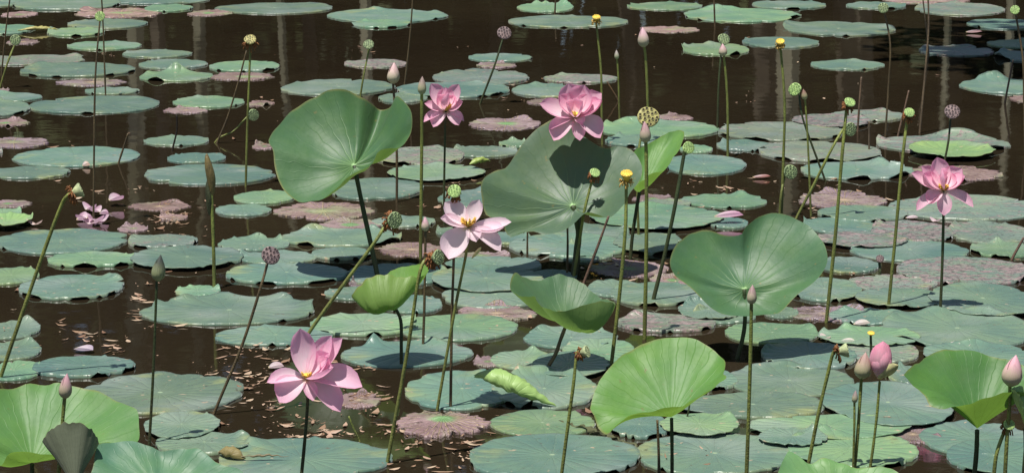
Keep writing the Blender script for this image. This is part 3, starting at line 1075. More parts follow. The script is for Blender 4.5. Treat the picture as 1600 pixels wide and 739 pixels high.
def leaf(label, short, centre, rim, stem, color, sag=.22, Nn=96, stem_col=STEM_D, r_px=3.0, opaque=0.0, ripple=.0055, cd=0.0, rough=0.0, belly=None):
    """standing leaf; rim points are photo x, y and how far (in pixels) behind or before the stalk they lie"""
    base = base_of(stem)
    Y = base.y
    s = mpp(Y)
    t = empty('standing_lotus_leaf', base)
    C = at(centre[0], centre[1], Y + cd * s)
    bw = [Vector((q[3] if len(q) > 3 else 0.0, 0, 0)) for q in rim]
    fine_r = catmull([at(q[0], q[1], Y + q[2] * s) for q in rim], 8, True)
    fine_w = catmull(bw, 8, True)
    R = resample(fine_r, Nn)
    BW = [fine_w[min(range(len(fine_r)), key=lambda m_: (fine_r[m_] - r).length_squared)].x for r in R] if belly else [0.0] * Nn
    BV = Vector((belly[0], belly[1], belly[2])) * s if belly else Vector((0, 0, 0))
    # blade normal from the rim loop, turned up
    nrm = Vector((0, 0, 0))
    for i in range(Nn):
        nrm += (R[i] - C).cross(R[(i + 1) % Nn] - C)
    nrm.normalize()
    flip = False
    if nrm.z < 0 and abs(nrm.z) > .02:
        nrm, flip = -nrm, True
    mean = sum((r - C).length for r in R) / Nn
    rings = [0, .03, .08, .15, .24, .34, .45, .56, .67, .77, .86, .93, .975, 1.0]
    V, U, F = [C], [(0, 0)], []
    sd = centre[0] * .37
    for rho in rings[1:]:
        for k in range(Nn):
            a = 2 * math.pi * k / Nn
            p = C + (R[k] - C) * rho
            d = sag * mean * 4 * rho * (1 - rho) * (1.35 - .7 * rho)
            p = p - nrm * d + BV * (BW[k] * 4 * rho * (1 - rho))
            p += nrm * (ripple * .06 * math.sin(a * 21 + .6) * math.sin(math.pi * min(rho, 1)))
            p += nrm * (ripple * 3.6 * rho * (1 - rho ** 6) * mnoise.noise(Vector((math.cos(a) * 1.6 * rho + sd, math.sin(a) * 1.6 * rho, 0))))
            p += nrm * (ripple * 1.2 * rho ** 3 * mnoise.noise(Vector((math.cos(a) * 5 + sd, math.sin(a) * 5, rho * 2))))
            if rough:
                p += nrm * (rough * rho * mnoise.noise(Vector((p.x * 60, p.y * 60, p.z * 60))))
            V.append(p)
            U.append((math.cos(a) * rho, math.sin(a) * rho))
    def fc(*q):
        F.append(tuple(reversed(q)) if flip else q)
    for k in range(Nn):
        fc(0, 1 + k, 1 + (k + 1) % Nn)
    for i in range(len(rings) - 2):
        o0, o1 = 1 + i * Nn, 1 + (i + 1) * Nn
        for k in range(Nn):
            k2 = (k + 1) % Nn
            fc(o0 + k, o1 + k, o1 + k2, o0 + k2)
    mesh_obj('blade', V, F, MAT_BLADE, t, uvs=U, color=(*color, opaque))
    sp = stem_path(stem, Y, 0.0)
    sp[0] = C - nrm * .004
    add_stem(t, sp, r_px, Y, stem_col, taper=.9)
    tag(t, label, 'leaf', 'lotus leaves standing above the water')
    LANDMARKS.append((short, base))
    return t

def stalk(label, short, pts, color=STEM_B, r_px=1.8, Y=None, name='bare_stalk'):
    base = base_of(pts)
    o_pts = stem_path(pts, base.y)
    V, F, U = tube_data(list(reversed(catmull(o_pts, 5))), r_px * mpp(base.y), r_px * .7 * mpp(base.y), 7, .2, pts[0][0])
    o = mesh_obj(name, V, F, MAT_STEM, base=base, color=color, uvs=U)
    tag(o, label, 'stalk', 'bare stalks in the pond')
    if short:
        LANDMARKS.append((short, base))
    return o

# ------------------------------------------------------------------ standing leaves
GREEN = (0.075, 0.185, 0.065)
LIT = (0.12, 0.285, 0.072)
leaf('big cupped dark green leaf with a side lobe, standing below the pale pink bud', 'the cupped leaf with a side lobe', (553, 258),
     [(419,218,20),(440,191,50),(464,168,70),(497,149,80),(528,139,80),(561,150,62),(582,163,78),(594,173,92),(610,168,70),(620,151,40),
      (637,165,5),(644,183,-15),(641,211,-20),(626,230,-35),(605,232,-40),(591,238,-45),(580,257,-50),(556,269,-55),(540,279,-60),
      (526,295,-65),(505,310,-70),(483,315,-60),(464,314,-45),(442,295,-25),(430,265,-5),(426,233,10)],
     [(556,270),(566,320),(578,375),(590,432)], (0.055, 0.135, 0.062), sag=.12, r_px=4.2, opaque=.45)
leaf('largest dull green leaf carrying the black shadow of a pink flower', 'the leaf with the flower shadow', (895, 321),
     [(753,283,0),(772,268,22),(791,262,40),(808,237,60),(829,210,75),(853,192,85),(871,186,85),(895,200,78),(925,222,68),(945,232,62),(966,228,65),(990,238,50),
      (1003,260,25),(1000,281,5),(984,302,-20),(975,320,-30),(954,339,-40),(933,335,-45),(916,332,-45),(898,348,-50),(880,360,-55),
      (853,367,-55),(835,362,-50),(814,363,-45),(800,371,-40),(789,360,-35),(785,341,-30),(761,338,-20),(753,311,-10)],
     [(897,330),(904,360),(901,395),(897,432)], (0.068, 0.122, 0.078), sag=.10, r_px=5.5, opaque=.6)
leaf('heart shaped green leaf with a notch, spread behind the slim bud', 'the heart shaped leaf', (1163, 451),
     [(1047,405,0),(1062,377,35),(1098,359,65),(1129,367,60),(1157,367,55),(1166,354,65),(1189,337,80),(1216,333,80),(1250,345,65),
      (1276,365,40),(1291,390,10),(1291,415,-5),(1272,441,-15),(1246,460,-25),(1219,487,-40),(1189,492,-45),(1151,494,-45),(1121,487,-40),
      (1100,470,-30),(1079,449,-20),(1053,428,-8)],
     [(1164,460),(1164,500),(1160,530),(1152,560)], (0.062, 0.148, 0.075), sag=.13, opaque=.4, r_px=3.6)
leaf('bright green round leaf tilted up on a dark stalk with folded near edge', 'the bright tilted leaf', (1049, 651),
     [(922,638,0),(927,618,20),(942,587,50),(969,558,75),(1003,538,95),(1044,527,105),(1077,528,100),(1111,543,80),(1133,565,50),(1130,584,25),
      (1135,590,5),(1115,606,-15),(1091,619,-30),(1064,634,-45),(1037,637,-55),(1017,643,-60),(993,646,-55,.3),(969,658,-45,1),(949,677,-35,1),
      (935,668,-20,.8),(929,651,-8,.4)],
     [(1049,660),(1050,700),(1050,745),(1049,790)], LIT, sag=.02, belly=(-3, 0, 12), r_px=3.2)
leaf('green leaf folded like a fan, its underside showing beside the large bud', 'the fan folded leaf', (1527, 669),
     [(1412,585,0),(1434,567,35),(1461,550,60),(1488,547,75),(1514,547,80),(1532,551,80),(1556,557,75),(1580,564,65),(1609,576,45),(1627,597,10),
      (1621,612,-15),(1594,612,-40),(1571,613,-55),(1544,621,-60),(1514,630,-60),(1495,636,-55,.5),(1473,639,-45,1),(1454,634,-35,1),(1443,616,-20,1),(1425,600,-8,.8)],
     [(1527,672),(1526,700),(1523,735),(1517,780)], (0.085, 0.22, 0.065), sag=-.02, r_px=4.2, belly=(-5, 0, 22))
leaf('low folded leaf with bright lime underside on a crooked brown stalk', 'the low folded leaf', (886, 503),
     [(797,443,0),(804,425,15),(816,432,30),(831,438,45),(847,436,60),(867,430,75),(888,431,75),(911,443,65),(926,456,50),(940,466,30),(956,470,8,.7),
      (962,476,-6,1),(948,470,-20,1),(930,472,-28,1),(908,478,-38,.8),(880,486,-46,.4),(857,483,-48,.1),(839,472,-45),(835,463,-35),(816,463,-25),(801,459,-10)],
     [(883,505),(876,530),(868,553),(852,582)], (0.085, 0.175, 0.095), sag=.12, r_px=3.2, stem_col=STEM_B, opaque=-.3, belly=(9, -16, -17))
leaf('lime green leaf curled into a boat, glowing from below, beside crossed stalks', 'the boat shaped leaf', (614, 475),
     [(549,463,-4,.6),(562,446,-12,1),(579,434,-16,1),(600,429,-16,1),(624,432,-14,1),(644,432,-12,.8),(655,434,-8,.4),(666,427,0),(670,420,10),(665,415,20),
      (655,412,34),(634,417,46),(618,421,50),(604,429,50),(587,442,42),(566,456,20)],
     [(622,477),(626,500),(627,540),(627,572)], (0.17, 0.34, 0.07), sag=.16, r_px=3.0, ripple=.003, rough=.003, opaque=-.35, belly=(-6, -34, -10))
leaf('wide pale green leaf with lime underside, in front of the grey funnel leaf bud', 'the wide pale leaf', (50, 722),
     [(-30,670,0),(-22,623,50),(0,608,75),(24,607,90),(43,600,100),(60,599,105),(77,602,105),(93,598,105),(121,605,100),(151,611,90),(179,625,70),
      (207,636,45),(215,642,35),(217,662,10),(215,690,-15),(183,693,-30),(155,692,-40),(129,700,-55),(86,711,-65),(71,710,-65),(52,707,-70),
      (32,704,-65),(13,709,-55),(4,726,-45),(-13,722,-30),(-26,700,-12)],
     [(50,725),(50,745),(48,775),(46,810)], (0.125, 0.29, 0.09), sag=.015, r_px=4.0).__setitem__(
     'label', 'wide pale green leaf with lime underside, standing behind the grey funnel leaf')
leaf('dull grey green leaf still furled into a funnel before the wide pale leaf', 'the grey funnel leaf', (118, 766),
     [(66,690,30),(78,672,14),(98,661,4),(118,660,2),(138,666,8),(152,684,26),(153,694,44),(132,683,66),(100,680,68),(78,690,54)],
     [(118,768),(118,790),(117,815),(116,850)], (0.10, 0.105, 0.085), sag=-.03, r_px=3.5, opaque=1.0, cd=-26)
leaf('blue green leaf with wavy edge and a blurred shadow, beside the grey funnel leaf', 'the wavy shadowed leaf', (248, 768),
     [(146,725,10),(150,700,45),(158,693,55),(203,689,75),(233,696,72),(257,704,70),(288,700,70),(311,700,62),(328,714,50),(342,724,35),(382,741,5),
      (345,790,-40),(262,815,-60),(180,800,-45),(140,762,-15)],
     [(248,772),(248,795),(247,820),(246,850)], (0.085, 0.20, 0.125), sag=.05, r_px=3.5, opaque=.5)
leaf('yellow green leaf rising behind the large leaf, beside the pitted pod', 'the leaf behind the large leaf', (999, 297),
     [(978,254,10),(993,235,30),(1008,228,45),(1032,214,55),(1056,204,55),(1069,207,45),(1064,228,20),(1053,245,0),(1038,265,-20),(1017,272,-35),
      (1002,284,-45),(990,290,-40),(978,280,-15)],
     [(998,299),(994,330),(988,370),(985,405)], (0.14, 0.31, 0.09), sag=.08, r_px=3.0)
leaf('green leaf with two raised folds, lying low before the three slim stalks', 'the leaf with two folds', (1310, 782),
     [(1212,748,10),(1222,722,40),(1232,704,60),(1242,708,60),(1252,714,58),(1266,725,55),(1287,715,62),(1313,723,60),(1332,729,55),(1358,730,52),(1382,730,45),(1410,741,22),
      (1425,765,0),(1380,795,-35),(1310,808,-50),(1245,795,-35),(1210,770,-8)],
     [(1310,786),(1310,800),(1310,815),(1310,840)], (0.14, 0.30, 0.12), sag=.04, r_px=3.2, opaque=.4)
leaf('crinkled pale leaf rolled up beside the large pink bud stalk', 'the crinkled pale leaf', (1603, 668),
     [(1580,607,-10),(1588,612,-20),(1597,628,-25),(1606,645,-25),(1618,650,-15),(1622,630,0),(1612,612,10),(1596,603,10)],
     [(1603,670),(1602,700),(1600,730),(1598,790)], (0.26, 0.38, 0.2), sag=.05, r_px=3.0, opaque=.6, rough=.006)

# ------------------------------------------------------------------ open flowers
flower('small pink lotus flower beside the tall grey bud over the water', 'the small pink flower', (697, 174), [(696,180),(695,230),(694,290),(694,352)],
       [(673,131,8,20),(696,137,14,18),(700,146,-10,18),(717,132,6,17),(723,159,0,20),(663,162,0,15),(662,191,-4,13),(677,199,-14,15),
        (717,196,-10,17),(725,190,8,12),(684,149,-3,18),(711,150,5,16)], PINK, stamens=True, r_px=2.0)
flower('large pink lotus flower casting a black shadow on the leaf below', 'the flower above the large leaf', (899, 184), [(900,206),(904,260),(906,330),(904,413)],
       [(888,131,16,29),(913,133,8,27),(940,146,10,30),(941,158,-2,22),(843,162,0,25),(875,148,4,22),(911,159,-14,22),(857,203,-6,14),(865,220,-12,25),
        (906,220,-18,14),(938,216,-10,26),(910,195,-16,12),(884,160,-12,20),(925,150,2,22)], PINK, lean=-.13, hook=True, r_px=2.4)
flower('pale pink wide open lotus flower with yellow heart and drooping petals', 'the pale open flower', (732, 355), [(731,366),(728,398),(711,482),(683,641)],
       [(695,316,16,25,.5),(749,312,16,18),(688,341,-4,17,.8),(701,405,-20,33,.8,.1),(799,347,2,19),(787,356,-8,17),(782,393,-14,22,.6),(744,378,-18,17),(715,350,14,16)],
       PALE, r_px=2.6, stam=1.5, stem_col=STEM_G, sepal=((737, 404), (752, 386), 6))
flower('biggest pink lotus flower on a dark stalk among floating debris', 'the biggest pink flower', (479, 591), [(481,602),(480,640),(476,690),(468,775)],
       [(469,513,12,27,.7),(518,524,10,25),(535,528,4,25),(514,552,-8,27),(521,574,-24,30,.8),(566,604,-2,32),(532,643,-20,27),(489,626,-24,15),
        (436,628,-14,36,.4),(417,597,4,21),(497,560,10,24)], (0.94, 0.46, 0.67, 1), r_px=3.0)
flower('pink lotus flower with layered petals beyond the heart shaped leaf', 'the layered pink flower', (1474, 298), [(1474,310),(1474,345),(1472,420),(1469,490)],
       [(1464,246,14,22),(1424,270,4,18),(1440,260,8,18),(1443,271,-6,18),(1471,263,-9,21),(1503,264,2,27),(1508,275,-4,20),(1432,329,-4,14),(1451,319,-8,19),
        (1475,337,-16,16),(1521,324,-4,16),(1487,270,10,20)], PINK, r_px=2.5)
flower('half opened deep pink lotus with a yellow green sepal beside two buds', 'the half opened pink lotus', (1375, 594), [(1374,602),(1370,650),(1364,700),(1359,735)],
       [(1380,533,-3,24,.7,.2),(1375,537,-2,22,.7,.22),(1385,538,-2,22,.7,.22),(1379,534,4,24,.7,.2),(1372,546,-4,16,.7,.26),(1390,552,-4,14,.7,.24),(1380,540,-5,18,.7,.24)], HOT, stamens=False,
       r_px=2.5, stem_col=STEM_G, sepal=((1373, 591), (1404, 570), 22), axis=(0, .25, .97))

# ------------------------------------------------------------------ buds
bud('pale pink bud rising from behind the cupped leaf lobe', 'the pale bud behind the cupped leaf', (616,97), (614,131), 19, [(614,130),(617,170),(620,240),(620,316)], (.62,.42,.42,1), STEM_B)
bud('slim grey bud on a tall green stalk beside the small pink flower', 'the tall grey bud', (660,119), (659,148), 13, [(659,148),(659,220),(658,320),(657,404)], (.34,.25,.22,1), r_px=3.0)
bud('pointed pale pink bud standing above the pitted seed pod', 'the pointed pale bud', (1004,42), (1006,74), 17, [(1007,74),(1010,110),(1012,165),(1013,224)], (.62,.40,.45,1), r_px=2.4)
bud('tiny dark tipped bud on a thin stalk over open water', 'the tiny bud over open water', (963,78), (964,93), 7, [(964,92),(966,120),(968,187)], (.4,.35,.33,1), r_px=1.7)
bud('greyish pink bud standing right against the pitted seed pod', 'the bud against the pitted pod', (1007,189), (1009,223), 17, [(1009,222),(1010,260),(1010,380),(1007,530)], (.45,.27,.29,1), r_px=3.4)
bud('slim brownish bud on a long stalk in front of the heart shaped leaf', 'the bud before the heart shaped leaf', (1176,444), (1174,475), 15, [(1174,474),(1173,540),(1170,640),(1166,752)], (.42,.28,.28,1), r_px=3.4)
bud('plump pinkish bud rising over the wide pale leaf', 'the bud over the wide pale leaf', (105,582), (101,622), 20, [(101,621),(98,655),(93,720),(84,840)], (.50,.28,.32,1), r_px=3.6)
bud('dark grey pointed bud on a straight dark stalk', 'the dark pointed bud', (251,397), (246,439), 21, [(245,438),(242,520),(238,610),(233,698)], (.05,.058,.05,1), STEM_D, r_px=2.6)
bud('greenish bud pressed against the half opened pink lotus', 'the greenish bud by the pink lotus', (1353,549), (1346,591), 26, [(1346,590),(1344,620),(1340,680),(1335,735)], (.42,.27,.24,1), r_px=3.0)
bud('large cream and pink bud above the fan folded leaf', 'the large cream bud', (1588,553), (1578,603), 32, [(1578,603),(1577,640),(1573,690),(1568,790)], (.66,.36,.42,1), r_px=3.4)
bud('very small bud on a slim stalk below the greenish bud', 'the very small low bud', (1337,609), (1335,629), 9, [(1335,628),(1335,660),(1334,700),(1333,737)], (.33,.25,.25,1), r_px=2.2)
bud('small pink bud standing between the tall grey bud stalk and pale flower', 'the small bud by the pale flower', (664,338), (665,361), 12, [(665,360),(664,420),(663,480),(661,540)], (.6,.36,.42,1), STEM_B, r_px=2.4)
bud('faded pink bud pressed under a round pod on twin stalks', 'the faded bud on twin stalks', (1129,68), (1130,88), 13, [(1131,88),(1135,130),(1137,180),(1137,247)], (.5,.32,.34,1), r_px=2.2)
bud('small brown withered bud beside a tilted green pod', 'the brown withered bud', (1255,139), (1258,156), 9, [(1258,156),(1261,200),(1264,260),(1267,337)], (.24,.13,.10,1), STEM_G, r_px=1.8)

# ------------------------------------------------------------------ seed pods
FA = (0, .55, .8)
seed_pod('pale green round pod on a long stalk whose foot stands among pink petals', 'the pod above the pink petals', 156, 26, 16, (.1,.35,.9), 'g', [(153,34),(149,120),(147,240),(146,352)], STEM_B, r_px=1.8)
seed_pod('dull green pod on a leaning stalk beside a bare brown stem', 'the dull leaning pod', 24, 63, 17, (.1,.3,.9), 'dg', [(20,70),(12,98),(0,138)], r_px=1.8)
seed_pod('yellow topped pod with pitted grey collar on a tall straight stalk', 'the yellow topped pod', 391, 62, 19, (.05,.75,.65), 'h', [(391,78),(389,130),(386,210),(384,292)], r_px=2.0, withered='brown')
seed_pod('small pitted pod hanging on a bent stalk against the tall stalk', 'the small pod on a bent stalk', 396, 180, 19, (.5,.1,.85), 'dg', [(386,186),(365,205),(348,213),(336,223)], r_px=1.6)
seed_pod('small round pod rising behind the cupped leaf', 'the small pod behind the cupped leaf', 576, 70, 17, FA, 'dg', [(574,82),(568,120),(563,152)], r_px=1.7)
seed_pod('dark dry pod on a slanting black stalk over open water', 'the dark pod over open water', 788, 52, 22, (.1,.5,.85), 'd', [(785,64),(772,105),(750,163)], STEM_D, r_px=1.8)
seed_pod('young yellow pod with hanging stamens beyond the large pink flower', 'the yellow pod beyond the pink flower', 932, 27, 13, (0,.9,.4), 'y', [(936,46),(939,110),(940,170),(941,226)], withered='yellow', r_px=2.0, L=1.3)
seed_pod('large yellowish pod with open dark pits behind a bud', 'the pitted pod', 1013, 183, 34, (.15,.45,.88), 'h', [(1006,205),(998,235),(996,300),(998,372)], r_px=2.2)
seed_pod('green round pod on a long dark leaning stalk by the heart shaped leaf', 'the pod on a dark leaning stalk', 1076, 231, 20, (.3,.35,.85), 'g', [(1071,243),(1055,320),(1038,400),(1020,472)], STEM_D, r_px=3.4)
seed_pod('round pod with a pink bud against it on twin stalks', 'the round pod on twin stalks', 1131, 62, 19, (.1,.5,.85), 'dg', [(1126,80),(1123,130),(1121,202)], STEM_D, r_px=1.8)
seed_pod('small pale pod with brown stamens in front of the large leaf', 'the pale pod before the large leaf', 930, 270, 17, (.25,.7,.65), 'g', [(919,284),(913,330),(905,380),(896,434)], withered='brown', r_px=2.6)
seed_pod('yellow pod fringed with stamens on a long green stalk', 'the yellow fringed pod', 979, 271, 19, (0,.9,.4), 'y', [(981,298),(977,360),(968,460),(955,572)], withered='yellow', r_px=3.2, L=1.6)
seed_pod('pale green disc shaped pod standing over the pale pink flower', 'the pod over the pale flower', 710, 299, 22, (0,.45,.9), 'g', [(712,320),(709,400),(706,500),(704,638)], STEM_B, withered='brown', r_px=2.6)
seed_pod('dark green pod turned aside on a long leaning stalk', 'the dark green leaning pod', 617, 344, 27, (.55,.15,.8), 'dg', [(598,352),(588,375),(540,440),(478,527)], withered='brown', r_px=3.0)
seed_pod('grey green pod facing sideways beside the pale flower petals', 'the grey pod facing sideways', 685, 402, 25, (.75,.2,.6), 'dg', [(666,406),(656,425),(638,540),(605,724)], withered='brown', r_px=3.2)
seed_pod('purple brown dry pod with open holes on a slanting stalk', 'the purple dry pod', 423, 399, 30, (.25,.45,.85), 'd', [(417,416),(410,440),(378,540),(334,647)], STEM_B, r_px=2.6)
seed_pod('pale pod bent sideways with a brown collar on a long arching stalk', 'the pale sideways pod', 126, 297, 24, (.85,.35,-.2), 'w', [(104,306),(92,330),(52,440),(0,592)], withered='brown', r_px=3.4, L=1.2)
seed_pod('oval green pod tilted to one side on crossing dark stalks', 'the tilted oval pod', 1242, 140, 21, (-.45,.3,.85), 'g', [(1248,152),(1253,180),(1268,225),(1290,284)], STEM_D, r_px=1.8)
seed_pod('bright pale pod at the top of a tall green stalk beside a dull pod', 'the bright pod beside a dull pod', 1328, 160, 18, (.25,.7,.65), 'g', [(1320,170),(1316,240),(1305,370),(1291,504)], withered='brown', r_px=3.0)
seed_pod('dull grey pod low on a leaning stalk against a tall green stalk', 'the dull grey leaning pod', 1329, 202, 22, (.5,.1,.85), 'dg', [(1314,208),(1300,232),(1272,288),(1244,342)], r_px=2.4)
seed_pod('small pale green pod on a long stalk near the layered pink flower', 'the small pod by the layered flower', 1421, 176, 17, (.1,.6,.75), 'g', [(1415,190),(1409,260),(1399,370),(1388,482)], withered='brown', r_px=2.8)
seed_pod('purple grey dry pod above the yellow green bowl leaf', 'the dry pod above the bowl leaf', 1488, 175, 25, (0,.55,.85), 'd', [(1486,192),(1482,220),(1474,262)], STEM_D, r_px=1.8)
seed_pod('yellow pod with drooping stamens on a tall straight stalk over water', 'the yellow pod over the water', 1219, 65, 14, (-.1,.85,.5), 'y', [(1224,82),(1226,160),(1224,250),(1221,337)], withered='yellow', r_px=2.4, L=1.2)
seed_pod('small dull green pod on a slim brown stem in the farthest leaves', 'the farthest dull pod', 1380, 13, 17, (-.2,.4,.85), 'dg', [(1389,18),(1391,70),(1388,140),(1383,217)], STEM_B, r_px=1.6)
seed_pod('small bright pod near the shaded leaves', 'the bright pod by the shaded leaves', 1586, 16, 15, (-.2,.4,.85), 'g', [(1595,20),(1598,90),(1600,160),(1602,245)], STEM_B, r_px=1.8)
seed_pod('grey green pod on a short stalk beside the yellow pod stalk', 'the grey pod on a short stalk', 1235, 269, 23, (.3,.2,.9), 'dg', [(1225,280),(1221,300),(1218,338)], r_px=2.2)
seed_pod('pale pod bent sideways with rusty stamens near the half opened lotus', 'the sideways pod with rusty stamens', 1323, 547, 24, (.9,.2,.0), 'w', [(1297,567),(1292,590),(1278,650),(1261,737)], withered='brown', r_px=3.2, L=1.2)
seed_pod('pale ribbed pod bent sideways on a stalk beside the bright tilted leaf', 'the ribbed pod by the tilted leaf', 917, 549, 20, (.8,.3,.35), 'w', [(900,566),(896,600),(888,660),(875,760)], withered='brown', r_px=3.0, L=1.2)
seed_pod('bright green pod with rusty stamens below the large cream bud', 'the bright pod below the cream bud', 1577, 663, 19, (.2,.55,.8), 'g', [(1562,680),(1558,705),(1553,740),(1548,790)], withered='brown', r_px=3.4)
seed_pod('tiny yellow pod on a dark stub behind the half opened lotus', 'the tiny yellow pod', 1361, 520, 12, (0,.95,.3), 'y', [(1361,528),(1361,545),(1361,562)], STEM_D, r_px=2.4, L=.7)
seed_pod('dark shrunken pod low among the crowded leaves', 'the dark shrunken pod', 1375, 404, 13, (0,.5,.8), 'd', [(1375,412),(1375,422),(1374,432)], STEM_D, r_px=2.4)

# ------------------------------------------------------------------ bare stalks
stalk('thin bare stem crossing beside the pale green pod stalk', 'the bare stem by the pale pod', [(158,-14),(161,40),(163,95),(165,152)], STEM_B, 1.6)
stalk('bare brown stem leaning past the dull green pod', 'the bare stem by the dull pod', [(17,-12),(10,40),(2,118)], STEM_B, 1.5)
stalk('leaning stem that meets the yellow topped pod stalk', None, [(385,80),(372,130),(355,185),(339,224)], STEM_B, 1.7)
stalk('short black broken stub piercing a small blue green leaf', None, [(276,180),(276,205),(269,236)], (.02,.015,.012,1), 1.7)
stalk('short brown broken stub leaning over a wide blue green leaf', None, [(200,209),(194,228),(185,256)], STEM_B, 1.9)
stalk('thick broken brown stalk rising beside the bright and dull pods', None, [(1346,121),(1343,160),(1340,206)], (.16,.11,.075,1), 2.0)
stalk('leaning broken brown stalk behind the small pale green pod', None, [(1420,142),(1413,172),(1402,216)], (.15,.10,.075,1), 1.8)
stalk('first of two tall brown reeds standing close together in open water', None, [(1449,-25),(1451,40),(1446,110),(1437,208)], (.16,.12,.08,1), 2.0)
stalk('second thinner brown reed leaning against its taller neighbour', None, [(1440,-20),(1445,25),(1449,60),(1451,88)], (.14,.11,.07,1), 1.4)
stalk('black bent stick in the shaded water by the dark leaves', None, [(1583,94),(1577,125),(1570,162)], (.015,.012,.012,1), 2.0)
stalk('thin brown stem rising from the water past the distant leaf pair', None, [(646,-20),(642,40),(637,90),(632,134)], STEM_B, 1.5)
stalk('slender stem standing beyond the wavy green leaf', None, [(869,-18),(868,0),(867,22)], STEM_B, 1.6)
stalk('slender stem standing behind the long wavy green leaf', None, [(1115,-20),(1116,10),(1117,42)], STEM_B, 1.6)
stalk('short green stem under the large leaf beside the pale flower', None, [(825,345),(824,375),(824,406)], STEM_B, 2.0)
stalk('straight green stem under the large leaf beside its dark stalk', None, [(886,335),(887,380),(886,428)], STEM_B, 2.2)
stalk('brown leaning stem below the right rim of the large leaf', None, [(951,338),(934,385),(912,443)], (.13,.08,.06,1), 2.6).__setitem__('label', 'brown leaning stem between the large leaf and the yellow fringed pod')
stalk('brown stem close beside the dark stalk of the bright tilted leaf', None, [(1027,656),(1029,700),(1030,752)], STEM_B, 2.8)
stalk('short dark stub between two blue green leaves by the tilted leaf', None, [(1080,609),(1077,635),(1072,660)], STEM_D, 1.7)
stalk('brown broken stub leaning among crowded leaves past the layered flower', None, [(1600,371),(1592,385),(1581,406)], (.14,.09,.07,1), 2.6)
stalk('forked brown twig beside the tiny bud', None, [(948,128),(957,142),(966,158)], (.15,.10,.05,1), 1.4)
stalk('short brown stem standing before the dull grey leaning pod', None, [(1358,190),(1358,215),(1358,237)], (.13,.10,.07,1), 1.7)
stalk('thin dark stem rising through withered petals beside the dry star leaf', None, [(545,650),(552,668),(562,690)], STEM_G, 2.0).__setitem__('label', 'thin green stem slanting into the water below the biggest pink flower')

# rolled young leaf: a spear on a stalk
def spear():
    pts = [(330,290),(332,340),(334,400),(335,452)]
    base = base_of(pts)
    Y = base.y
    t = empty('rolled_young_leaf', base)
    s = mpp(Y)
    add_stem(t, stem_path(pts, Y), 3.2, Y, STEM_G)
    def spindle(name, axis, rad, colr):
        path = catmull([at(x, y, Y) for x, y in axis], 4)
        V, F, U = [], [], []
        n = 12
        for i, p in enumerate(path):
            f = i / (len(path) - 1)
            r = rad * s * (math.sin(math.pi * (.06 + .93 * f)) ** .7)
            for k in range(n):
                an = 2 * math.pi * k / n
                q = r * (1 + .22 * math.sin(an + f * 4) )
                V.append(p + Vector((math.cos(an) * q, math.sin(an) * q, 0)))
                U.append((f, k / n * 3))
        for i in range(len(path) - 1):
            for k in range(n):
                k2 = (k + 1) % n
                F.append((i * n + k, i * n + k2, (i + 1) * n + k2, (i + 1) * n + k))
        mesh_obj(name, V, F, MAT_STEM, t, uvs=U, color=colr)
    spindle('leaf_roll', [(331,306),(329,285),(326,262),(323,240)], 7, (.15, .12, .05, 1))
    spindle('lower_leaf_roll', [(328,336),(326,318),(325,300),(324,282)], 5, (.05, .06, .03, 1))
    tag(t, 'brown green young leaf still rolled into a spear on its stalk', 'leaf', 'rolled leaves')
    LANDMARKS.append(('the rolled spear leaf', base))
spear()

# ------------------------------------------------------------------ curled leaves lying on others
def curled(label, short, a, b, r_px, color, turns=1.25, rough=.006, zlift=0.03, prof=None, name='curled_leaf', shape=1.0, mat=None, lift=(0.0, 0.0)):
    """leaf rolled up along the line a-b; both ends rest on the leaves below"""
    A, B = ground(*a), ground(*b)
    s = mpp((A.y + B.y) / 2)
    R = r_px * s
    T = (B - A).normalized()
    side = T.cross(UP).normalized()
    V, U, F = [], [], []
    nu, nv = 44, 28
    for i in range(nu):
        f = i / (nu - 1)
        r = R * ((math.sin(math.pi * (.03 + .965 * f ** shape)) ** .95))
        c = A.lerp(B, f) + UP * (zlift + r * .8 + lift[0] * (1 - f) ** 1.5 + lift[1] * f)
        for j in range(nv):
            g_ = j / (nv - 1)
            an = -.6 + g_ * turns * 2 * math.pi
            rr = r * (1 - .3 * g_) * (1 + .16 * mnoise.noise(Vector((f * 7, g_ * 3, a[0]))) + .07 * mnoise.noise(Vector((f * 34, g_ * 5, a[1]))))
            p = c + side * (math.cos(an) * rr * 1.2) + UP * (math.sin(an) * rr * .85)
            p += Vector((1, .4, 1)) * (rough * mnoise.noise(Vector((p.x * 55, p.y * 55, p.z * 55))))
            p += T * (R * .5 * mnoise.noise(Vector((g_ * 6, f * 2, a[0]))) * (1 - f))
            V.append(p)
            U.append((g_ * .9 + .05, f - .5))
    for i in range(nu - 1):
        for j in range(nv - 1):
            k = i * nv + j
            F.append((k, k + 1, k + nv + 1, k + nv))
    o = mesh_obj(name, V, F, mat or MAT_BLADE, base=(A + B) / 2, uvs=U, color=color)
    tag(o, label, 'leaf', 'curled leaves')
    if short:
        LANDMARKS.append((short, (A + B) / 2))
    return o

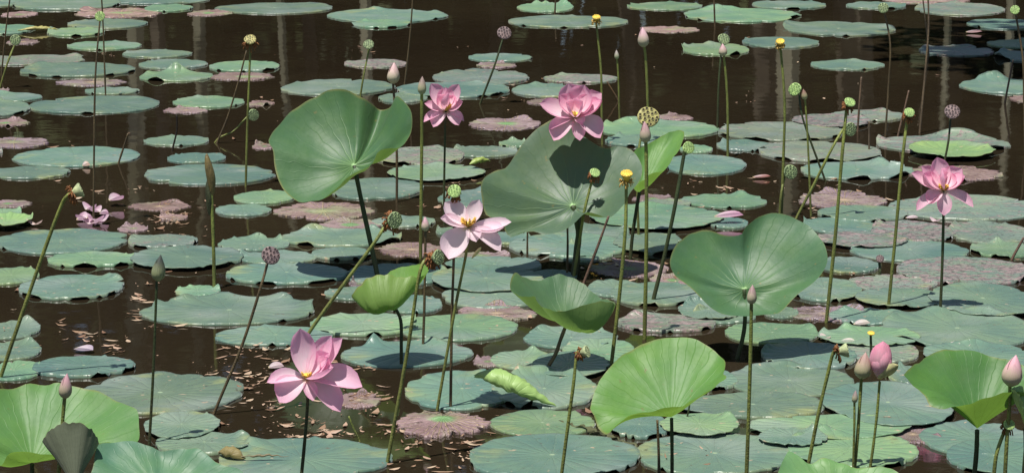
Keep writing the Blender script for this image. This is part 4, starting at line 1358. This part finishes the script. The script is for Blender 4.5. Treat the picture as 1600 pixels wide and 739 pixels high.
curled('crinkled lime green leaf rolled up on two blue green leaves', 'the rolled lime leaf', (744, 634), (869, 640), 19, (.30, .46, .15, .9), shape=.85, lift=(.055, -.02))
curled('small yellow green leaf curled over beside the large leaf', None, (734, 268), (766, 264), 6, (.30, .38, .08, .8))
curled('curled yellow brown leaf lying on a green leaf by the bare stem', None, (27, 52), (92, 50), 4, (.40, .34, .12, .9), zlift=.012)
curled('brown dead leaf curled on the blue green leaf with the dark stick', 'the brown curled leaf', (340, 716), (384, 722), 11, (.22, .16, .07, 1), zlift=.01)
curled('dark brown stick shaped leaf roll wedged between blue green leaves', None, (868, 658), (1010, 708), 4, (.07, .06, .035, 1), zlift=.004, rough=.012)
curled('slim dead stalk roll lying on the leaf below the biggest flower', None, (372, 722), (452, 722), 2.5, (.16, .11, .07, 1), zlift=.016)

# ------------------------------------------------------------------ fallen petals
def fallen(label, x, y, w, h, color, rot=0.0, z=.016, lift=.2):
    c = ground(x, y)
    s = mpp(c.y)
    L = w * s
    d = Vector((math.cos(rot), math.sin(rot), 0))
    V, F, U = petal_grid(c - d * L / 2 + UP * z, c + d * L / 2 + UP * (z + L * .05), UP, h * s * 4.2, .3 + lift, .04)
    o = mesh_obj('fallen_petal', V, F, MAT_PETAL, base=c, uvs=U, color=color)
    tag(o, label, 'petal', 'fallen petals')

fallen('pink fallen petal lying on a green leaf behind the heart shaped leaf', 1139, 351, 45, 4.5, (.82, .42, .62, 1), .1, .03, .5)
for lab, x, y, w, h, cc, rot in [
        ('pale fallen petal beside the blue green leaf behind the tiny yellow pod', 1347, 510, 27, 5, (.75, .68, .58, 1), .2),
        ('small cream petal curled on the water between two crowded leaves', 1289, 533, 15, 6, (.70, .56, .50, 1), .5),
        ('long pale petal lying behind the sideways pod with rusty stamens', 1324, 539, 25, 5, (.74, .68, .58, 1), -.2),
        ('white petal lying at the far rim of the fan folded leaf', 1492, 543, 24, 4, (.78, .74, .64, 1), .1),
        ('small white petal touching the long white petal by the fan folded leaf', 1507, 546, 9, 5, (.74, .72, .6, 1), 1.0),
        ('pinkish petal floating behind the biggest pink flower', 432, 578, 25, 6, (.66, .5, .52, 1), .3),
        ('lilac petal floating on open water among leaf crumbs', 131, 551, 34, 6, (.50, .42, .55, 1), -.4),
        ('pale petal beside the crowded leaf under the layered pink flower', 1425, 344, 20, 3, (.76, .62, .64, 1), .1),
        ('faded pink petal wedged between crowded leaves near the layered flower', 1461, 349, 11, 5, (.7, .5, .55, 1), .8),
        ('rosy petal floating on dark shaded water by the white reflection', 1522, 53, 25, 3, (.75, .45, .45, 1), .1),
        ('small cream petal on the water beside the wide blue green leaf', 135, 262, 12, 5, (.7, .5, .38, 1), .3),
        ('curled cream petal touching the bowl shaped yellow green leaf', 54, 354, 9, 7, (.72, .5, .42, 1), 1.2),
        ('reddish petal floating on open water before the yellow pod over water', 1190, 280, 28, 3, (.45, .16, .12, 1), .1)]:
    fallen(lab.replace('by the white reflection', 'near the bright pod'), x, y, w, h, cc, rot, .008)
for k, (x, y, w, h, rot) in enumerate([(133, 346, 26, 9, .3), (145, 352, 24, 12, 1.2), (155, 351, 26, 10, 2.1), (140, 333, 14, 10, .8), (150, 338, 16, 8, 2.6), (163, 343, 14, 6, .1), (182, 322, 24, 9, .6), (128, 352, 18, 8, 2.8)]):
    fallen('limp magenta petal floating in the cluster round a pod stalk', x, y, w, h * .8, (.55, .30, .44, 1), rot, .006 + .003 * k, .25)

# ------------------------------------------------------------------ leaf crumbs afloat
def build_debris():
    rnd = random.Random(3)
    regions = [(340, 600, 560, 690, 330), (300, 480, 540, 640, 110), (600, 780, 640, 739, 90), (190, 330, 320, 372, 90), (0, 400, 500, 560, 60), (60, 220, 190, 340, 35),
               (640, 830, 470, 520, 50), (905, 1060, 400, 445, 70), (720, 1060, 640, 739, 50), (100, 420, 60, 230, 30), (690, 760, 275, 300, 14), (1190, 1320, 280, 330, 25),
               (1270, 1420, 290, 350, 40), (990, 1180, 270, 345, 50), (560, 700, 300, 420, 35), (400, 800, 60, 240, 22), (800, 1500, 30, 180, 22), (1300, 1600, 360, 520, 70),
               (0, 240, 360, 560, 40), (980, 1150, 680, 739, 50), (200, 330, 410, 470, 18), (760, 900, 110, 180, 36), (430, 620, 370, 470, 26), (1180, 1250, 200, 240, 12), (560, 590, 68, 84, 10)]
    V, F, U = [], [], []
    for (x0, x1, y0, y1, n) in regions:
        hubs = [(rnd.uniform(x0, x1), rnd.uniform(y0, y1)) for _ in range(max(3, n // 14))]
        for _ in range(n):
            if rnd.random() < .65:
                hx, hy = rnd.choice(hubs)
                c = ground(rnd.gauss(hx, 13), rnd.gauss(hy, 4))
            else:
                c = ground(rnd.uniform(x0, x1), rnd.uniform(y0, y1))
            L = rnd.choice([.003, .004, .006, .009, .014, .022]) * rnd.uniform(.7, 1.4)
            W = L * rnd.uniform(.10, .42)
            a = rnd.uniform(0, 6.283)
            d, e = Vector((math.cos(a), math.sin(a), 0)), Vector((-math.sin(a), math.cos(a), 0))
            z = rnd.uniform(.0015, .004)
            i = len(V)
            bend = L * rnd.uniform(0, .3)
            for (p, q, h) in ((-1, 0, bend), (-.3, -1, 0), (.4, -.8, 0), (1, .1, bend), (.3, .9, .001), (-.5, .8, .001)):
                V.append(c + d * (p * L) + e * (q * W) + UP * (z + h))
            t = rnd.random()
            U += [(t, 0)] * 6
            F.append((i, i + 1, i + 2, i + 3, i + 4, i + 5))
    o = mesh_obj('floating_debris', V, F, MAT_DEBRIS, uvs=U, smooth=False)
    tag(o, 'tan and brown crumbs of dead leaves drifting on the water', 'debris', kind='stuff')
build_debris()

# ------------------------------------------------------------------ labels that single out each floating leaf
def label_pads():
    huev = {'b': 'blue green', 'g': 'fresh green', 'y': 'yellow green', 'm': 'brown blotched', 'p': 'withered purple'}
    for p in PAD_LIST:
        r = (p['rx'] + p['ry']) / 2
        if p['kind'] == 'p':
            size = 'small' if r < .13 else ('large' if r > .22 else '')
        else:
            size = 'small' if r < .15 else ('large' if r > .25 else '')
        adj = huev[p['kind']]
        feat = ''
        if 'bowl' in p['opts']:
            feat = 'with upturned rim '
        elif 'star' in p['opts']:
            feat = 'with radiating ribs '
        elif 'w' in p['opts']:
            feat = 'with wavy rim '
        p['desc'] = (size + ' ' if size else '') + adj + ' ' + ('leaf ' if p['kind'] == 'p' else 'floating leaf ') + feat
        p['near'] = []
        for short, b in LANDMARKS:
            dx, dy = (b.x - p['c'].x) / p['rx'], (b.y - p['c'].y) / p['ry']
            d = math.hypot(dx, dy)
            edge = max(0.0, (d - 1) * (p['rx'] + p['ry']) / 2)
            p['near'].append((edge if d > 1 else d * .001, d < 1, short, b))
        p['near'].sort(key=lambda t: t[0])
    for p in PAD_LIST:
        p['near_map'] = {t[2]: t[0] for t in p['near']}
    RANK = ['nearest ', 'second nearest ', 'third nearest ', 'fourth nearest ', 'fifth nearest ', 'sixth nearest ', 'seventh nearest ', 'eighth nearest ', 'ninth nearest ', 'tenth nearest ']
    taken = set()
    for p in PAD_LIST:
        cands = []
        for e, under, short, b in p['near']:
            same = sorted(q['near_map'][short] for q in PAD_LIST if q['desc'] == p['desc'])
            rk = same.index(p['near_map'][short])
            if under:
                cands.append((-1, e, p['desc'] + 'at the stalk foot of ' + short))
            if rk < len(RANK):
                full = p['desc'] + RANK[rk] + 'the stalk of ' + short
                cands.append((rk, e, full if len(full.split()) <= 16 else p['desc'] + RANK[rk] + short))
        lab = None
        for rk, e, cand in sorted(cands):
            if len(cand.split()) <= 16 and cand not in taken:
                lab = cand
                break
        if not lab:
            for e, under, short, b in p['near'][:25]:
                rk = sorted(q['near_map'][short] for q in PAD_LIST).index(p['near_map'][short])
                cand = p['desc'].strip() + ', of all leaves ' + (RANK[rk] if rk < len(RANK) else 'not far from ') + short
                if rk < len(RANK) and len(cand.split()) <= 16 and cand not in taken:
                    lab = cand
                    break
        if not lab:
            for x, y, txt in ((-2.34, 18.38, 'large blue green floating leaf lying behind two mauve withered leaves'),
                              (1.54, 16.0, 'blue green floating leaf in front of the long wavy green leaf'),
                              (1.77, 18.03, 'blue green floating leaf just beyond the long wavy green leaf'),
                              (2.33, 18.0, 'blue green floating leaf between the two brown reeds and the long wavy leaf'),
                              (2.97, 16.92, 'shaded blue green floating leaf under the leaning tree')):
                if abs(p['c'].x - x) + abs(p['c'].y - y) < .1:
                    lab = txt
        lab = lab or p['desc'] + 'on the pond near ' + p['near'][0][2]
        taken.add(lab)
        tag(p['o'], lab, 'leaf', 'leaves floating on the pond' if p['kind'] != 'p' else 'withered leaves on the pond')
label_pads()
